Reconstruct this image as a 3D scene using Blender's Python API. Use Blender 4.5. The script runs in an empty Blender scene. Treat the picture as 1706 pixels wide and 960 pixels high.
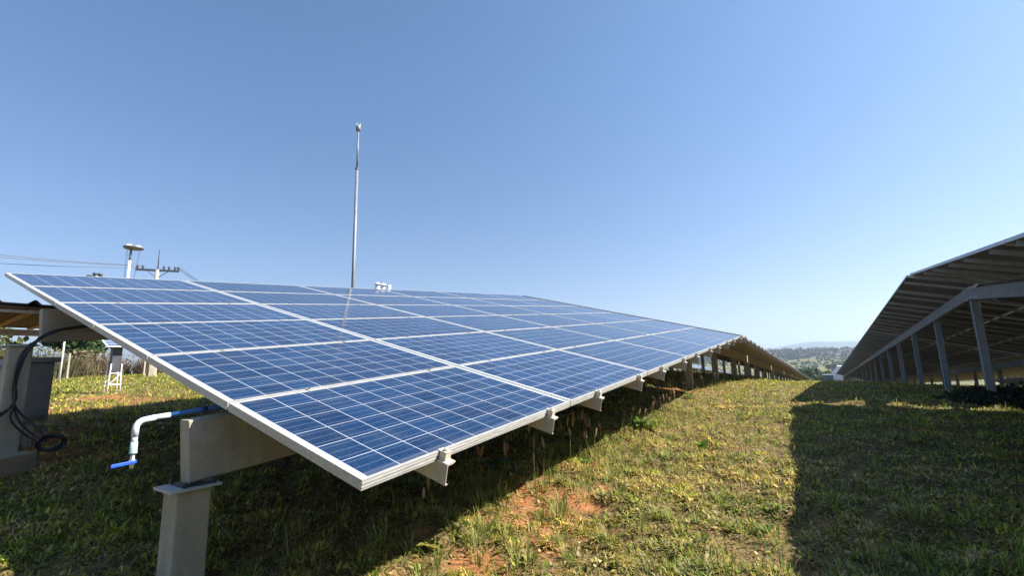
import bpy, bmesh, math, random
import numpy as np
from mathutils import Vector, Matrix

random.seed(7)
RNG = np.random.default_rng(11)
scene = bpy.context.scene
COL = scene.collection

# ------------------------------------------------------------------ camera
cam_data = bpy.data.cameras.new("camera")
cam = bpy.data.objects.new("camera", cam_data)
COL.objects.link(cam)
cam_data.sensor_fit = 'HORIZONTAL'
cam_data.sensor_width = 36.0
cam_data.lens = 763.02 / 1706.0 * 36.0
cam_data.clip_start = 0.05
cam_data.clip_end = 30000
# columns: right, up, back (world axes: +Y along the panel rows, +X towards the sunny side, eye at the origin)
_M = ((0.8311, 0.1115, 0.5449), (0.5556, -0.1244, -0.8221), (-0.0238, 0.9859, -0.1653))
cam.matrix_world = Matrix([list(r) + [0.0] for r in _M] + [[0, 0, 0, 1]])
scene.camera = cam

# ------------------------------------------------------------------ world and sun
SUN_EL = math.radians(43.0)
SUN_AZ = math.radians(58.5)          # clockwise from +Y
world = bpy.data.worlds.new("World")
scene.world = world
world.use_nodes = True
wn = world.node_tree.nodes
wl = world.node_tree.links
wn.clear()
w_out = wn.new('ShaderNodeOutputWorld')
w_bg = wn.new('ShaderNodeBackground')
w_sky = wn.new('ShaderNodeTexSky')
w_sky.sky_type = 'NISHITA'
w_sky.sun_disc = False
w_sky.sun_elevation = SUN_EL
w_sky.sun_rotation = SUN_AZ
w_sky.altitude = 400
w_sky.air_density = 1.0
w_sky.dust_density = 1.0
w_sky.ozone_density = 1.6
w_bg.inputs['Strength'].default_value = 0.073
w_tint = wn.new('ShaderNodeMix'); w_tint.data_type = 'RGBA'; w_tint.blend_type = 'MULTIPLY'; w_tint.inputs[0].default_value = 1.0
w_tc = wn.new('ShaderNodeTexCoord'); w_sep = wn.new('ShaderNodeSeparateXYZ')
wl.new(w_tc.outputs['Generated'], w_sep.inputs[0])
w_ramp = wn.new('ShaderNodeValToRGB')                  # air colour: pale and milky low down, clear blue higher up
w_ramp.color_ramp.elements[0].position = 0.0; w_ramp.color_ramp.elements[0].color = (.80, .745, .82, 1)
w_ramp.color_ramp.elements[1].position = .55; w_ramp.color_ramp.elements[1].color = (.72, .91, 1.06, 1)
wl.new(w_sep.outputs[2], w_ramp.inputs[0])
wl.new(w_ramp.outputs[0], w_tint.inputs[7])
wl.new(w_sky.outputs[0], w_tint.inputs[6])
wl.new(w_tint.outputs[2], w_bg.inputs['Color'])
wl.new(w_bg.outputs[0], w_out.inputs['Surface'])

sun_data = bpy.data.lights.new("sun", 'SUN')
sun_data.energy = 5.0
sun_data.angle = math.radians(0.53)
sun_data.color = (1.0, 0.94, 0.84)
sun = bpy.data.objects.new("sun", sun_data)
COL.objects.link(sun)
_sd = Vector((math.cos(SUN_EL) * math.sin(SUN_AZ), math.cos(SUN_EL) * math.cos(SUN_AZ), math.sin(SUN_EL)))
sun.rotation_euler = _sd.to_track_quat('Z', 'Y').to_euler()
sun.location = _sd * 50

scene.view_settings.view_transform = 'Standard'
scene.view_settings.look = 'None'
scene.view_settings.exposure = 1.3
scene.view_settings.gamma = 1.0
scene.view_settings.use_curve_mapping = False
scene.cycles.max_bounces = 8
scene.cycles.volume_bounces = 0
scene.cycles.use_denoising = True

# ------------------------------------------------------------------ helpers: objects
def tag(o, label=None, cat=None, group=None, kind=None):
    if label: o["label"] = label
    if cat: o["category"] = cat
    if group: o["group"] = group
    if kind: o["kind"] = kind
    return o

def empty(name, loc=(0, 0, 0), rot=None):
    o = bpy.data.objects.new(name, None)
    o.empty_display_size = 0.2
    COL.objects.link(o)
    o.location = loc
    return o

class MB:
    """collects shapes into one mesh"""
    def __init__(self):
        self.v, self.f, self.m = [], [], []
    def add(self, verts, faces, mat=0):
        b = len(self.v)
        self.v += [tuple(p) for p in verts]
        self.f += [tuple(i + b for i in fc) for fc in faces]
        self.m += [mat] * len(faces)
        return self
    def box(self, x0, x1, y0, y1, z0, z1, mat=0):
        v = [(x0, y0, z0), (x1, y0, z0), (x1, y1, z0), (x0, y1, z0), (x0, y0, z1), (x1, y0, z1), (x1, y1, z1), (x0, y1, z1)]
        return self.add(v, [(3, 2, 1, 0), (4, 5, 6, 7), (0, 1, 5, 4), (1, 2, 6, 5), (2, 3, 7, 6), (3, 0, 4, 7)], mat)
    def frustum(self, x, y, z0, z1, a0, b0, a1, b1, mat=0):
        v = [(x - a0, y - b0, z0), (x + a0, y - b0, z0), (x + a0, y + b0, z0), (x - a0, y + b0, z0),
             (x - a1, y - b1, z1), (x + a1, y - b1, z1), (x + a1, y + b1, z1), (x - a1, y + b1, z1)]
        return self.add(v, [(3, 2, 1, 0), (4, 5, 6, 7), (0, 1, 5, 4), (1, 2, 6, 5), (2, 3, 7, 6), (3, 0, 4, 7)], mat)
    def prism(self, prof, p0, p1, ax_u, ax_w, mat=0):
        """closed profile (u,w) swept from p0 to p1"""
        p0, p1, u, w = Vector(p0), Vector(p1), Vector(ax_u), Vector(ax_w)
        n = len(prof)
        v = [p0 + u * a + w * b for a, b in prof] + [p1 + u * a + w * b for a, b in prof]
        f = [(i, (i + 1) % n, n + (i + 1) % n, n + i) for i in range(n)]
        f += [tuple(range(n - 1, -1, -1)), tuple(range(n, 2 * n))]
        return self.add(v, f, mat)
    def tube(self, pts, rad, seg=8, mat=0, caps=True):
        pts = [Vector(p) for p in pts]
        n = len(pts)
        rads = rad if isinstance(rad, (list, tuple)) else [rad] * n
        t0 = (pts[1] - pts[0]).normalized()
        ref = Vector((0, 0, 1)) if abs(t0.z) < 0.9 else Vector((1, 0, 0))
        u = t0.cross(ref).normalized()
        rings = []
        for i, p in enumerate(pts):
            t = (pts[min(i + 1, n - 1)] - pts[max(i - 1, 0)]).normalized()
            u = (u - t * u.dot(t)).normalized()
            w = t.cross(u)
            rings.append([p + (u * math.cos(2 * math.pi * k / seg) + w * math.sin(2 * math.pi * k / seg)) * rads[i] for k in range(seg)])
        v = [q for r in rings for q in r]
        f = []
        for i in range(n - 1):
            for k in range(seg):
                a, b = i * seg + k, i * seg + (k + 1) % seg
                f.append((a, b, b + seg, a + seg))
        if caps:
            f.append(tuple(range(seg - 1, -1, -1)))
            f.append(tuple(range((n - 1) * seg, n * seg)))
        return self.add(v, f, mat)
    def lathe(self, prof, seg=20, c=(0, 0, 0), mat=0):
        """prof: (r,z) from bottom to top"""
        v = [(c[0] + r * math.cos(2 * math.pi * k / seg), c[1] + r * math.sin(2 * math.pi * k / seg), c[2] + z) for r, z in prof for k in range(seg)]
        f = []
        for i in range(len(prof) - 1):
            for k in range(seg):
                a, b = i * seg + k, i * seg + (k + 1) % seg
                f.append((a, b, b + seg, a + seg))
        f.append(tuple(range(seg - 1, -1, -1)))
        f.append(tuple(range((len(prof) - 1) * seg, len(prof) * seg)))
        return self.add(v, f, mat)
    def mesh(self, name, mats, smooth=False):
        me = bpy.data.meshes.new(name)
        me.from_pydata(self.v, [], self.f)
        for m in (mats if isinstance(mats, (list, tuple)) else [mats]):
            me.materials.append(m)
        if any(self.m):
            me.polygons.foreach_set('material_index', self.m)
        if smooth:
            me.polygons.foreach_set('use_smooth', [True] * len(self.f))
        me.update()
        return me
    def build(self, name, mats, parent=None, smooth=False, bevel=0.0, loc=None):
        o = bpy.data.objects.new(name, self.mesh(name, mats, smooth))
        COL.objects.link(o)
        if loc is not None: o.location = loc
        if parent is not None: o.parent = parent
        if bevel:
            b = o.modifiers.new("bevel", 'BEVEL')
            b.width = bevel; b.segments = 2; b.limit_method = 'ANGLE'; b.angle_limit = math.radians(40)
        return o

def link_mesh(name, me, parent=None, loc=None):
    o = bpy.data.objects.new(name, me)
    COL.objects.link(o)
    if parent is not None: o.parent = parent
    if loc is not None: o.location = loc
    return o

def catenary(a, b, sag, n=16):
    a, b = Vector(a), Vector(b)
    return [a.lerp(b, i / n) - Vector((0, 0, sag * 4 * (i / n) * (1 - i / n))) for i in range(n + 1)]

def smooth_path(pts, n=6):
    """Catmull-Rom through pts"""
    P = [Vector(p) for p in pts]
    P = [P[0] * 2 - P[1]] + P + [P[-1] * 2 - P[-2]]
    out = []
    for i in range(1, len(P) - 2):
        for k in range(n):
            t = k / n
            a, b, c, d = P[i - 1], P[i], P[i + 1], P[i + 2]
            out.append(0.5 * ((2 * b) + (c - a) * t + (2 * a - 5 * b + 4 * c - d) * t * t + (3 * b - a - 3 * c + d) * t ** 3))
    out.append(P[-2])
    return out

# ------------------------------------------------------------------ helpers: numpy noise
def _hash(ix, iy, s):
    h = (ix.astype(np.int64) * 374761393 + iy.astype(np.int64) * 668265263 + s * 974711) & 0x7fffffff
    h = ((h ^ (h >> 13)) * 1274126177) & 0x7fffffff
    return ((h ^ (h >> 16)) & 0xffff) / 65535.0
def vnoise(x, y, s=0):
    x = np.asarray(x, float); y = np.asarray(y, float)
    ix, iy = np.floor(x), np.floor(y)
    fx, fy = x - ix, y - iy
    fx = fx * fx * (3 - 2 * fx); fy = fy * fy * (3 - 2 * fy)
    a, b = _hash(ix, iy, s), _hash(ix + 1, iy, s)
    c, d = _hash(ix, iy + 1, s), _hash(ix + 1, iy + 1, s)
    return (a * (1 - fx) + b * fx) * (1 - fy) + (c * (1 - fx) + d * fx) * fy
def fbm(x, y, s=0, o=4):
    t, a, n = 0, 0.5, 0
    for k in range(o):
        t = t + a * vnoise(x * 2 ** k + 17.3 * k, y * 2 ** k - 9.1 * k, s + k); n += a; a *= 0.55
    return t / n

GY = np.array([-400, -60, -10, 0, 2, 5.6, 9, 11.3, 14, 17, 22, 30, 58, 88, 104, 180, 300, 420, 520, 900, 1300, 2500, 9000.])
GZ = np.array([-14, -4.2, -1.75, -1.24, -1.13, -0.99, -.86, -.80, -.775, -.80, -.97, -1.4, -3.0, -4.75, -6.0, -10.5, -14.5, -14.5, -13, -3.0, -3, -8, -30])
def _herm(x, xs, ys):
    d = np.diff(ys) / np.diff(xs)
    m = np.zeros(len(xs))
    m[1:-1] = np.where(d[1:] * d[:-1] > 0, 2 * d[1:] * d[:-1] / (d[1:] + d[:-1] + 1e-12), 0)
    m[0] = d[0]; m[-1] = d[-1]
    k = np.clip(np.searchsorted(xs, x) - 1, 0, len(xs) - 2)
    h = xs[k + 1] - xs[k]
    t = np.clip((x - xs[k]) / h, 0, 1)
    return ys[k] * (2 * t ** 3 - 3 * t ** 2 + 1) + m[k] * h * (t ** 3 - 2 * t ** 2 + t) + ys[k + 1] * (3 * t ** 2 - 2 * t ** 3) + m[k + 1] * h * (t ** 3 - t ** 2)
def gz(X, Y, rough=True):
    X = np.asarray(X, float); Y = np.asarray(Y, float)
    z = _herm(Y, GY, GZ)
    w = np.clip(1 - (Y - 60) / 200, 0, 1)
    z = z + .72 * (1 - np.exp(-np.maximum(0, -1.6 - X) / 4)) * w
    z = z - .35 * (1 - np.exp(-np.maximum(0, X - 1) / 5)) * w
    if rough:
        r = np.hypot(X, Y)
        z = z + (fbm(X * 2.2, Y * 2.2, 3, 3) - .5) * .10 * np.clip(1.5 - r / 60, 0, 1) + (fbm(X * 6.5, Y * 6.5, 88, 2) - .5) * .075 * np.clip(1.4 - r / 16, 0, 1) + (fbm(X * .03, Y * .03, 9, 3) - .5) * np.clip((r - 60) / 300, 0, 6)
    return z
def g(x, y):
    return float(gz(x, y))

# bare red soil: 0 grassy .. 1 bare
SOIL = [(-1.95, 3.25, .34, .55), (-1.62, 2.95, .26, .40), (-1.65, 2.3, .24, .28), (-1.95, 2.75, .2, .3), (-8.9, 1.8, 1.2, .3), (-10.2, 3.1, 1.2, .35), (-7.0, 1.3, .8, .25),
        (-2.0, 4.2, .12, .2), (-5.9, 1.35, .7, .3), (-2.6, 10.8, .3, .4)]
def soil(X, Y):
    s = np.zeros_like(np.asarray(X, float))
    n = fbm(X * 5, Y * 5, 21, 4)
    for cx, cy, rx, ry in SOIL:
        d = np.sqrt(((X - cx) / rx) ** 2 + ((Y - cy) / ry) ** 2)
        s = np.maximum(s, np.clip(1.5 - d - (n - .5) * 4.2, 0, 1))
    s = np.maximum(s, np.clip((fbm(X * .8, Y * .8, 40, 4) - .68) * 5, 0, .8))
    return s
def dry(X, Y):
    """0 green .. 1 straw"""
    b = np.exp(-(((X + .9) / .9) ** 2 + ((Y - 2.8) / .55) ** 2)) * .35 + np.exp(-(((X + 10) / 3) ** 2 + ((Y - 3) / 1.5) ** 2)) * .3
    return np.clip(b + (.55 * fbm(X * .8, Y * .8, 60, 4) + .45 * fbm(X * 3.5, Y * 3.5, 64, 3) - .40) * 5.0, 0, 1)

# ------------------------------------------------------------------ helpers: materials
def new_mat(name):
    m = bpy.data.materials.new(name)
    m.use_nodes = True
    nt = m.node_tree
    bs = nt.nodes['Principled BSDF']
    return m, nt, bs
def N(nt, t, **kw):
    n = nt.nodes.new(t)
    for k, v in kw.items(): setattr(n, k, v)
    return n
def mathn(nt, op, a, b=None, c=None):
    n = N(nt, 'ShaderNodeMath', operation=op)
    for i, x in enumerate((a, b, c)):
        if x is None: continue
        if isinstance(x, (int, float)): n.inputs[i].default_value = x
        else: nt.links.new(x, n.inputs[i])
    return n.outputs[0]
def mixc(nt, fac, a, b):
    n = N(nt, 'ShaderNodeMix', data_type='RGBA')
    if isinstance(fac, (int, float)): n.inputs[0].default_value = fac
    else: nt.links.new(fac, n.inputs[0])
    for i, x in ((6, a), (7, b)):
        if isinstance(x, tuple): n.inputs[i].default_value = (*x[:3], 1)
        else: nt.links.new(x, n.inputs[i])
    return n.outputs[2]
def ramp(nt, fac, stops):
    n = N(nt, 'ShaderNodeValToRGB')
    el = n.color_ramp.elements
    while len(el) < len(stops): el.new(0.5)
    for e, (p, c) in zip(el, stops):
        e.position = p; e.color = (*c, 1) if len(c) == 3 else c
    nt.links.new(fac, n.inputs[0])
    return n.outputs[0]
def noise(nt, vec, scale, detail=4, rough=.55):
    n = N(nt, 'ShaderNodeTexNoise')
    n.inputs['Scale'].default_value = scale
    n.inputs['Detail'].default_value = detail
    n.inputs['Roughness'].default_value = rough
    nt.links.new(vec, n.inputs['Vector'])
    return n.outputs[0]
def mat_basic(name, c0, c1, scale=6, rough=.6, metal=0.0, bump=0.0, bscale=None, spec=None, stretch=None):
    m, nt, bs = new_mat(name)
    tc = N(nt, 'ShaderNodeTexCoord')
    vec = tc.outputs['Object']
    if stretch:
        mp = N(nt, 'ShaderNodeMapping'); mp.inputs['Scale'].default_value = stretch
        nt.links.new(vec, mp.inputs[0]); vec = mp.outputs[0]
    f = noise(nt, vec, scale, 6, .65)
    nt.links.new(ramp(nt, f, [(.3, c0), (.7, c1)]), bs.inputs['Base Color'])
    bs.inputs['Roughness'].default_value = rough
    bs.inputs['Metallic'].default_value = metal
    if spec is not None: bs.inputs['Specular IOR Level'].default_value = spec
    if bump:
        b = N(nt, 'ShaderNodeBump'); b.inputs['Strength'].default_value = bump; b.inputs['Distance'].default_value = .01
        nt.links.new(noise(nt, vec, bscale or scale * 8, 5, .7), b.inputs['Height'])
        nt.links.new(b.outputs[0], bs.inputs['Normal'])
    return m

def mat_concrete(name, lo, hi, streak=.5):
    m, nt, bs = new_mat(name)
    tc = N(nt, 'ShaderNodeTexCoord'); vec = tc.outputs['Object']
    base = ramp(nt, noise(nt, vec, 5, 8, .7), [(.25, lo), (.75, hi)])
    mp = N(nt, 'ShaderNodeMapping'); mp.inputs['Scale'].default_value = (9, 9, 1.2)
    nt.links.new(vec, mp.inputs[0])
    st = ramp(nt, noise(nt, mp.outputs[0], 1.0, 5, .6), [(.45, (0, 0, 0)), (.72, (1, 1, 1))])
    fac = mathn(nt, 'MULTIPLY', st, streak)
    c = mixc(nt, fac, base, (lo[0] * .55, lo[1] * .55, lo[2] * .52))
    pit = ramp(nt, noise(nt, vec, 60, 2, .5), [(.66, (0, 0, 0)), (.74, (1, 1, 1))])
    c = mixc(nt, mathn(nt, 'MULTIPLY', pit, .5), c, (lo[0] * .4, lo[1] * .4, lo[2] * .4))
    nt.links.new(c, bs.inputs['Base Color'])
    bs.inputs['Roughness'].default_value = .9
    blot = ramp(nt, noise(nt, vec, 2.3, 7, .75), [(.42, (0, 0, 0)), (.66, (1, 1, 1))])
    c2 = mixc(nt, mathn(nt, 'MULTIPLY', blot, .45), c, (hi[0] * .60, hi[1] * .50, hi[2] * .38))
    nt.links.new(c2, bs.inputs['Base Color'])
    b = N(nt, 'ShaderNodeBump'); b.inputs['Strength'].default_value = .9; b.inputs['Distance'].default_value = .008
    nt.links.new(noise(nt, vec, 45, 6, .7), b.inputs['Height'])
    nt.links.new(b.outputs[0], bs.inputs['Normal'])
    return m

M = {}
M['concrete'] = mat_concrete('concrete', (.29, .26, .205), (.47, .43, .35))
M['concrete_post'] = mat_concrete('concrete_post', (.29, .265, .205), (.47, .435, .345), .6)
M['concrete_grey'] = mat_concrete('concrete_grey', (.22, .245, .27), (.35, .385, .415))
M['alu'] = mat_basic('anodised_aluminium', (.34, .33, .315), (.54, .53, .51), 11, .42, .15, stretch=(1, 5, 5), bump=.15)
M['alu_side'] = mat_basic('weathered_aluminium', (.44, .43, .41), (.60, .58, .56), 9, .5, .15)
M['galv'] = mat_basic('galvanised_steel', (.36, .325, .28), (.52, .475, .41), 14, .55, .1)
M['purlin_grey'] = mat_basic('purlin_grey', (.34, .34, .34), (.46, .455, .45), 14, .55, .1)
M['clamp'] = mat_basic('clamp_zinc', (.50, .45, .37), (.66, .60, .50), 25, .5, .2)
M['steel_plate'] = mat_basic('steel_plate', (.34, .37, .38), (.46, .48, .48), 10, .55, .3)
M['backsheet'] = mat_basic('backsheet', (.165, .17, .18), (.215, .22, .23), 5, .5)
M['black'] = mat_basic('black_rubber', (.012, .012, .014), (.025, .025, .028), 12, .5)
M['bolt'] = mat_basic('bolt_steel', (.12, .12, .13), (.25, .25, .26), 30, .4, .8)
M['white_paint'] = mat_basic('white_paint', (.72, .72, .70), (.82, .82, .80), 8, .45)
M['grey_steel'] = mat_basic('grey_pole_steel', (.15, .17, .20), (.24, .26, .29), 6, .5, .2)
M['dark_steel'] = mat_basic('dark_steel', (.05, .055, .07), (.09, .095, .11), 9, .5, .3)
M['cabinet'] = mat_basic('cabinet_grey', (.42, .44, .47), (.50, .52, .55), 3, .45, .1)
M['cabinet_dark'] = mat_basic('cabinet_side', (.16, .16, .165), (.22, .22, .22), 4, .5)
M['pvc_blue'] = mat_basic('pvc_blue', (.02, .10, .30), (.03, .15, .40), 12, .35)
M['pvc_white'] = mat_basic('pvc_white', (.52, .58, .68), (.66, .72, .80), 15, .35)
M['pvc_teal'] = mat_basic('pvc_teal', (.30, .46, .46), (.38, .54, .54), 15, .4)
M['valve_blue'] = mat_basic('valve_handle_blue', (.02, .09, .60), (.03, .13, .75), 20, .35)
M['brass'] = mat_basic('valve_metal', (.60, .56, .48), (.74, .70, .62), 30, .3, .9)
M['roof_sheet'] = mat_basic('roof_sheet', (.05, .04, .075), (.09, .075, .12), 8, .5)
M['roof_wood'] = mat_basic('roof_underside', (.10, .055, .035), (.18, .10, .055), 5, .8, stretch=(1, 6, 1))
M['roof_batten'] = mat_basic('roof_batten', (.45, .24, .09), (.60, .34, .14), 9, .7)  # bright orange paints the streaks of sunlight on the roof ribs
M['wood_block'] = mat_basic('weathered_board', (.16, .12, .075), (.26, .20, .13), 7, .85, bump=.4, stretch=(1, 1, 6))
M['wood_pole'] = mat_basic('pole_concrete', (.30, .27, .23), (.42, .38, .32), 7, .85)
M['bark'] = mat_basic('bark', (.07, .05, .035), (.15, .11, .08), 10, .9, bump=.6)
M['wall_lilac'] = mat_basic('painted_wall', (.74, .72, .76), (.80, .79, .83), .6, .8)
M['wall_beige'] = mat_basic('beige_wall', (.60, .50, .42), (.68, .58, .50), .6, .8)
M['roof_grey'] = mat_basic('roof_grey', (.20, .22, .26), (.27, .29, .33), 1, .6)
M['shed_blue'] = mat_basic('shed_cladding', (.05, .08, .12), (.07, .11, .16), 1, .6)
M['concrete_path'] = mat_basic('path_concrete', (.34, .29, .24), (.46, .40, .34), 2, .9)

def mat_glass_cells():
    """60-cell polycrystalline laminate, object coordinates in metres from the panel's low corner"""
    m, nt, bs = new_mat('solar_cells')
    tc = N(nt, 'ShaderNodeTexCoord')
    sp = N(nt, 'ShaderNodeSeparateXYZ'); nt.links.new(tc.outputs['Object'], sp.inputs[0])
    P = .1615
    u = mathn(nt, 'DIVIDE', mathn(nt, 'SUBTRACT', sp.outputs[0], .0345), P)
    v = mathn(nt, 'DIVIDE', mathn(nt, 'SUBTRACT', sp.outputs[1], .0135), P)
    fu, fv = mathn(nt, 'FRACT', u), mathn(nt, 'FRACT', v)
    def edge(f, w):
        a = mathn(nt, 'ABSOLUTE', mathn(nt, 'SUBTRACT', f, .5))
        return mathn(nt, 'GREATER_THAN', a, .5 - w)
    line = mathn(nt, 'MAXIMUM', edge(fu, .0115), edge(fv, .0115))
    def outside(x, n):
        return mathn(nt, 'MAXIMUM', mathn(nt, 'LESS_THAN', x, 0.0), mathn(nt, 'GREATER_THAN', x, float(n)))
    out = mathn(nt, 'MAXIMUM', outside(u, 10), outside(v, 6))
    white = mathn(nt, 'MAXIMUM', line, out)
    fb = mathn(nt, 'FRACT', mathn(nt, 'MULTIPLY', v, 3.0))
    bus = mathn(nt, 'LESS_THAN', mathn(nt, 'ABSOLUTE', mathn(nt, 'SUBTRACT', fb, .5)), .022)
    oi = N(nt, 'ShaderNodeObjectInfo')
    cmb = N(nt, 'ShaderNodeCombineXYZ')
    nt.links.new(mathn(nt, 'FLOOR', u), cmb.inputs[0])
    nt.links.new(mathn(nt, 'FLOOR', v), cmb.inputs[1])
    nt.links.new(mathn(nt, 'MULTIPLY', oi.outputs['Random'], 91.0), cmb.inputs[2])
    wn_ = N(nt, 'ShaderNodeTexWhiteNoise'); nt.links.new(cmb.outputs[0], wn_.inputs[0])
    vo = N(nt, 'ShaderNodeTexVoronoi'); vo.inputs['Scale'].default_value = 95
    nt.links.new(tc.outputs['Object'], vo.inputs['Vector'])
    flake = N(nt, 'ShaderNodeSeparateColor'); nt.links.new(vo.outputs['Color'], flake.inputs[0])
    t = mathn(nt, 'ADD', mathn(nt, 'MULTIPLY', wn_.outputs[0], .55), mathn(nt, 'MULTIPLY', flake.outputs[0], .45))
    cell = ramp(nt, t, [(.08, (.0025, .014, .050)), (.92, (.009, .037, .102))])
    c = mixc(nt, mathn(nt, 'MULTIPLY', bus, .40), cell, (.30, .36, .46))
    c = mixc(nt, mathn(nt, 'MULTIPLY', white, .92), c, (.52, .55, .60))
    # thin uneven dust that collects on the glass
    dust = noise(nt, tc.outputs['Object'], 3.0, 6, .7)
    mpd = N(nt, 'ShaderNodeMapping'); mpd.inputs['Scale'].default_value = (26, 1.6, 1)
    nt.links.new(tc.outputs['Object'], mpd.inputs[0])
    drip = ramp(nt, noise(nt, mpd.outputs[0], 1.0, 3, .5), [(.52, (0, 0, 0)), (.75, (1, 1, 1))])
    dfac = mathn(nt, 'MAXIMUM', mathn(nt, 'MULTIPLY_ADD', dust, .22, -.095), mathn(nt, 'MULTIPLY', drip, .035))
    low = mathn(nt, 'MULTIPLY', mathn(nt, 'SUBTRACT', 1.0, mathn(nt, 'MINIMUM', mathn(nt, 'DIVIDE', mathn(nt, 'SUBTRACT', sp.outputs[1], .012), .05), 1.0)), mathn(nt, 'MULTIPLY', dust, .40))
    dfac = mathn(nt, 'MAXIMUM', dfac, low)
    c = mixc(nt, dfac, c, (.34, .35, .35))
    hsv = N(nt, 'ShaderNodeHueSaturation')
    nt.links.new(mathn(nt, 'MULTIPLY_ADD', oi.outputs['Random'], .30, .82), hsv.inputs['Value'])
    nt.links.new(c, hsv.inputs['Color']); c = hsv.outputs[0]
    nt.links.new(c, bs.inputs['Base Color'])
    bs.inputs['Roughness'].default_value = .12
    bs.inputs['IOR'].default_value = 1.34
    return m
M['cells'] = mat_glass_cells()

def mat_ground():
    m, nt, bs = new_mat('ground_soil')
    tc = N(nt, 'ShaderNodeTexCoord'); vec = tc.outputs['Object']
    at = N(nt, 'ShaderNodeAttribute'); at.attribute_name = 'cover'
    sp = N(nt, 'ShaderNodeSeparateColor'); nt.links.new(at.outputs['Color'], sp.inputs[0])
    n1 = noise(nt, vec, 9, 8, .7)
    n2 = noise(nt, vec, 42, 5, .7)
    litter = ramp(nt, n2, [(.30, (.026, .020, .010)), (.50, (.125, .096, .042)), (.70, (.36, .27, .125))])
    green = ramp(nt, n2, [(.3, (.025, .040, .010)), (.7, (.17, .20, .045))])
    base = mixc(nt, ramp(nt, n1, [(.30, (0, 0, 0)), (.48, (1, 1, 1))]), green, litter)
    red = ramp(nt, n1, [(.25, (.14, .055, .025)), (.45, (.34, .145, .062)), (.65, (.42, .205, .095)), (.85, (.20, .09, .042))])
    base = mixc(nt, sp.outputs[0], base, red)
    # far country: pasture, scrub, fields
    far = ramp(nt, noise(nt, vec, .035, 7, .68), [(.36, (.05, .07, .025)), (.48, (.14, .14, .06)), (.56, (.20, .17, .08)), (.66, (.10, .11, .04))])
    base = mixc(nt, sp.outputs[1], base, far)
    nt.links.new(base, bs.inputs['Base Color'])
    bs.inputs['Roughness'].default_value = 1.0
    bs.inputs['Specular IOR Level'].default_value = .1
    b = N(nt, 'ShaderNodeBump'); b.inputs['Strength'].default_value = .8; b.inputs['Distance'].default_value = .03
    nt.links.new(mathn(nt, 'ADD', n1, mathn(nt, 'MULTIPLY', n2, .5)), b.inputs['Height'])
    nt.links.new(b.outputs[0], bs.inputs['Normal'])
    return m
M['ground'] = mat_ground()

def mat_leaf(name, attr='tint', trans=.42, rough=.6):
    """leaf or blade whose own colour is stored per face corner"""
    m, nt, bs = new_mat(name)
    at = N(nt, 'ShaderNodeAttribute'); at.attribute_name = attr
    nt.links.new(at.outputs['Color'], bs.inputs['Base Color'])
    bs.inputs['Roughness'].default_value = rough
    bs.inputs['Specular IOR Level'].default_value = .25
    tr = N(nt, 'ShaderNodeBsdfTranslucent')
    nt.links.new(at.outputs['Color'], tr.inputs['Color'])
    mx = N(nt, 'ShaderNodeMixShader'); mx.inputs[0].default_value = trans
    nt.links.new(bs.outputs[0], mx.inputs[1]); nt.links.new(tr.outputs[0], mx.inputs[2])
    nt.links.new(mx.outputs[0], nt.nodes['Material Output'].inputs['Surface'])
    return m
M['grass'] = mat_leaf('grass_blade')
M['leaf'] = mat_leaf('tree_leaf', trans=.25)

def np_mesh(name, V, loops, starts, totals, mat, tint=None):
    me = bpy.data.meshes.new(name)
    me.vertices.add(len(V)); me.vertices.foreach_set('co', V.astype(np.float32).ravel())
    me.loops.add(len(loops)); me.loops.foreach_set('vertex_index', loops.astype(np.int32))
    me.polygons.add(len(starts)); me.polygons.foreach_set('loop_start', starts.astype(np.int32))
    me.polygons.foreach_set('loop_total', totals.astype(np.int32))
    if tint is not None:
        a = me.color_attributes.new('tint', 'FLOAT_COLOR', 'POINT')
        a.data.foreach_set('color', np.c_[tint, np.ones(len(tint))].astype(np.float32).ravel())
    me.materials.append(mat)
    me.update(calc_edges=True)
    return me

def blades(name, base, length, width, lean, az, curl, tint, mat, parent=None):
    """n curved grass blades: 5 points, a quad and a tip triangle each"""
    n = len(base)
    dx, dy = np.cos(az), np.sin(az)
    sx, sy = -dy, dx
    s, c = np.sin(lean), np.cos(lean)
    h1, r1 = length * .55 * c, length * .55 * s
    l2 = np.clip(lean + curl, 0, 1.9)
    h2, r2 = h1 + length * .45 * np.cos(l2), r1 + length * .45 * np.sin(l2)
    V = np.zeros((n, 5, 3))
    w = width / 2
    V[:, 0] = base + np.c_[sx * w, sy * w, np.zeros(n)]
    V[:, 1] = base - np.c_[sx * w, sy * w, np.zeros(n)]
    mid = base + np.c_[dx * r1, dy * r1, h1]
    V[:, 2] = mid - np.c_[sx * w * .85, sy * w * .85, np.zeros(n)]
    V[:, 3] = mid + np.c_[sx * w * .85, sy * w * .85, np.zeros(n)]
    V[:, 4] = base + np.c_[dx * r2, dy * r2, h2]
    o = (np.arange(n) * 5)[:, None]
    loops = np.concatenate([o + np.array([[0, 1, 2, 3]]), o + np.array([[3, 2, 4]])], axis=1).ravel()
    st = (np.arange(n) * 7)[:, None] + np.array([[0, 4]])
    tt = np.tile([4, 3], n)
    me = np_mesh(name, V.reshape(-1, 3), loops, st.ravel(), tt, mat, np.repeat(tint, 5, axis=0))
    o_ = bpy.data.objects.new(name, me); COL.objects.link(o_)
    if parent is not None: o_.parent = parent
    return o_

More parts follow.
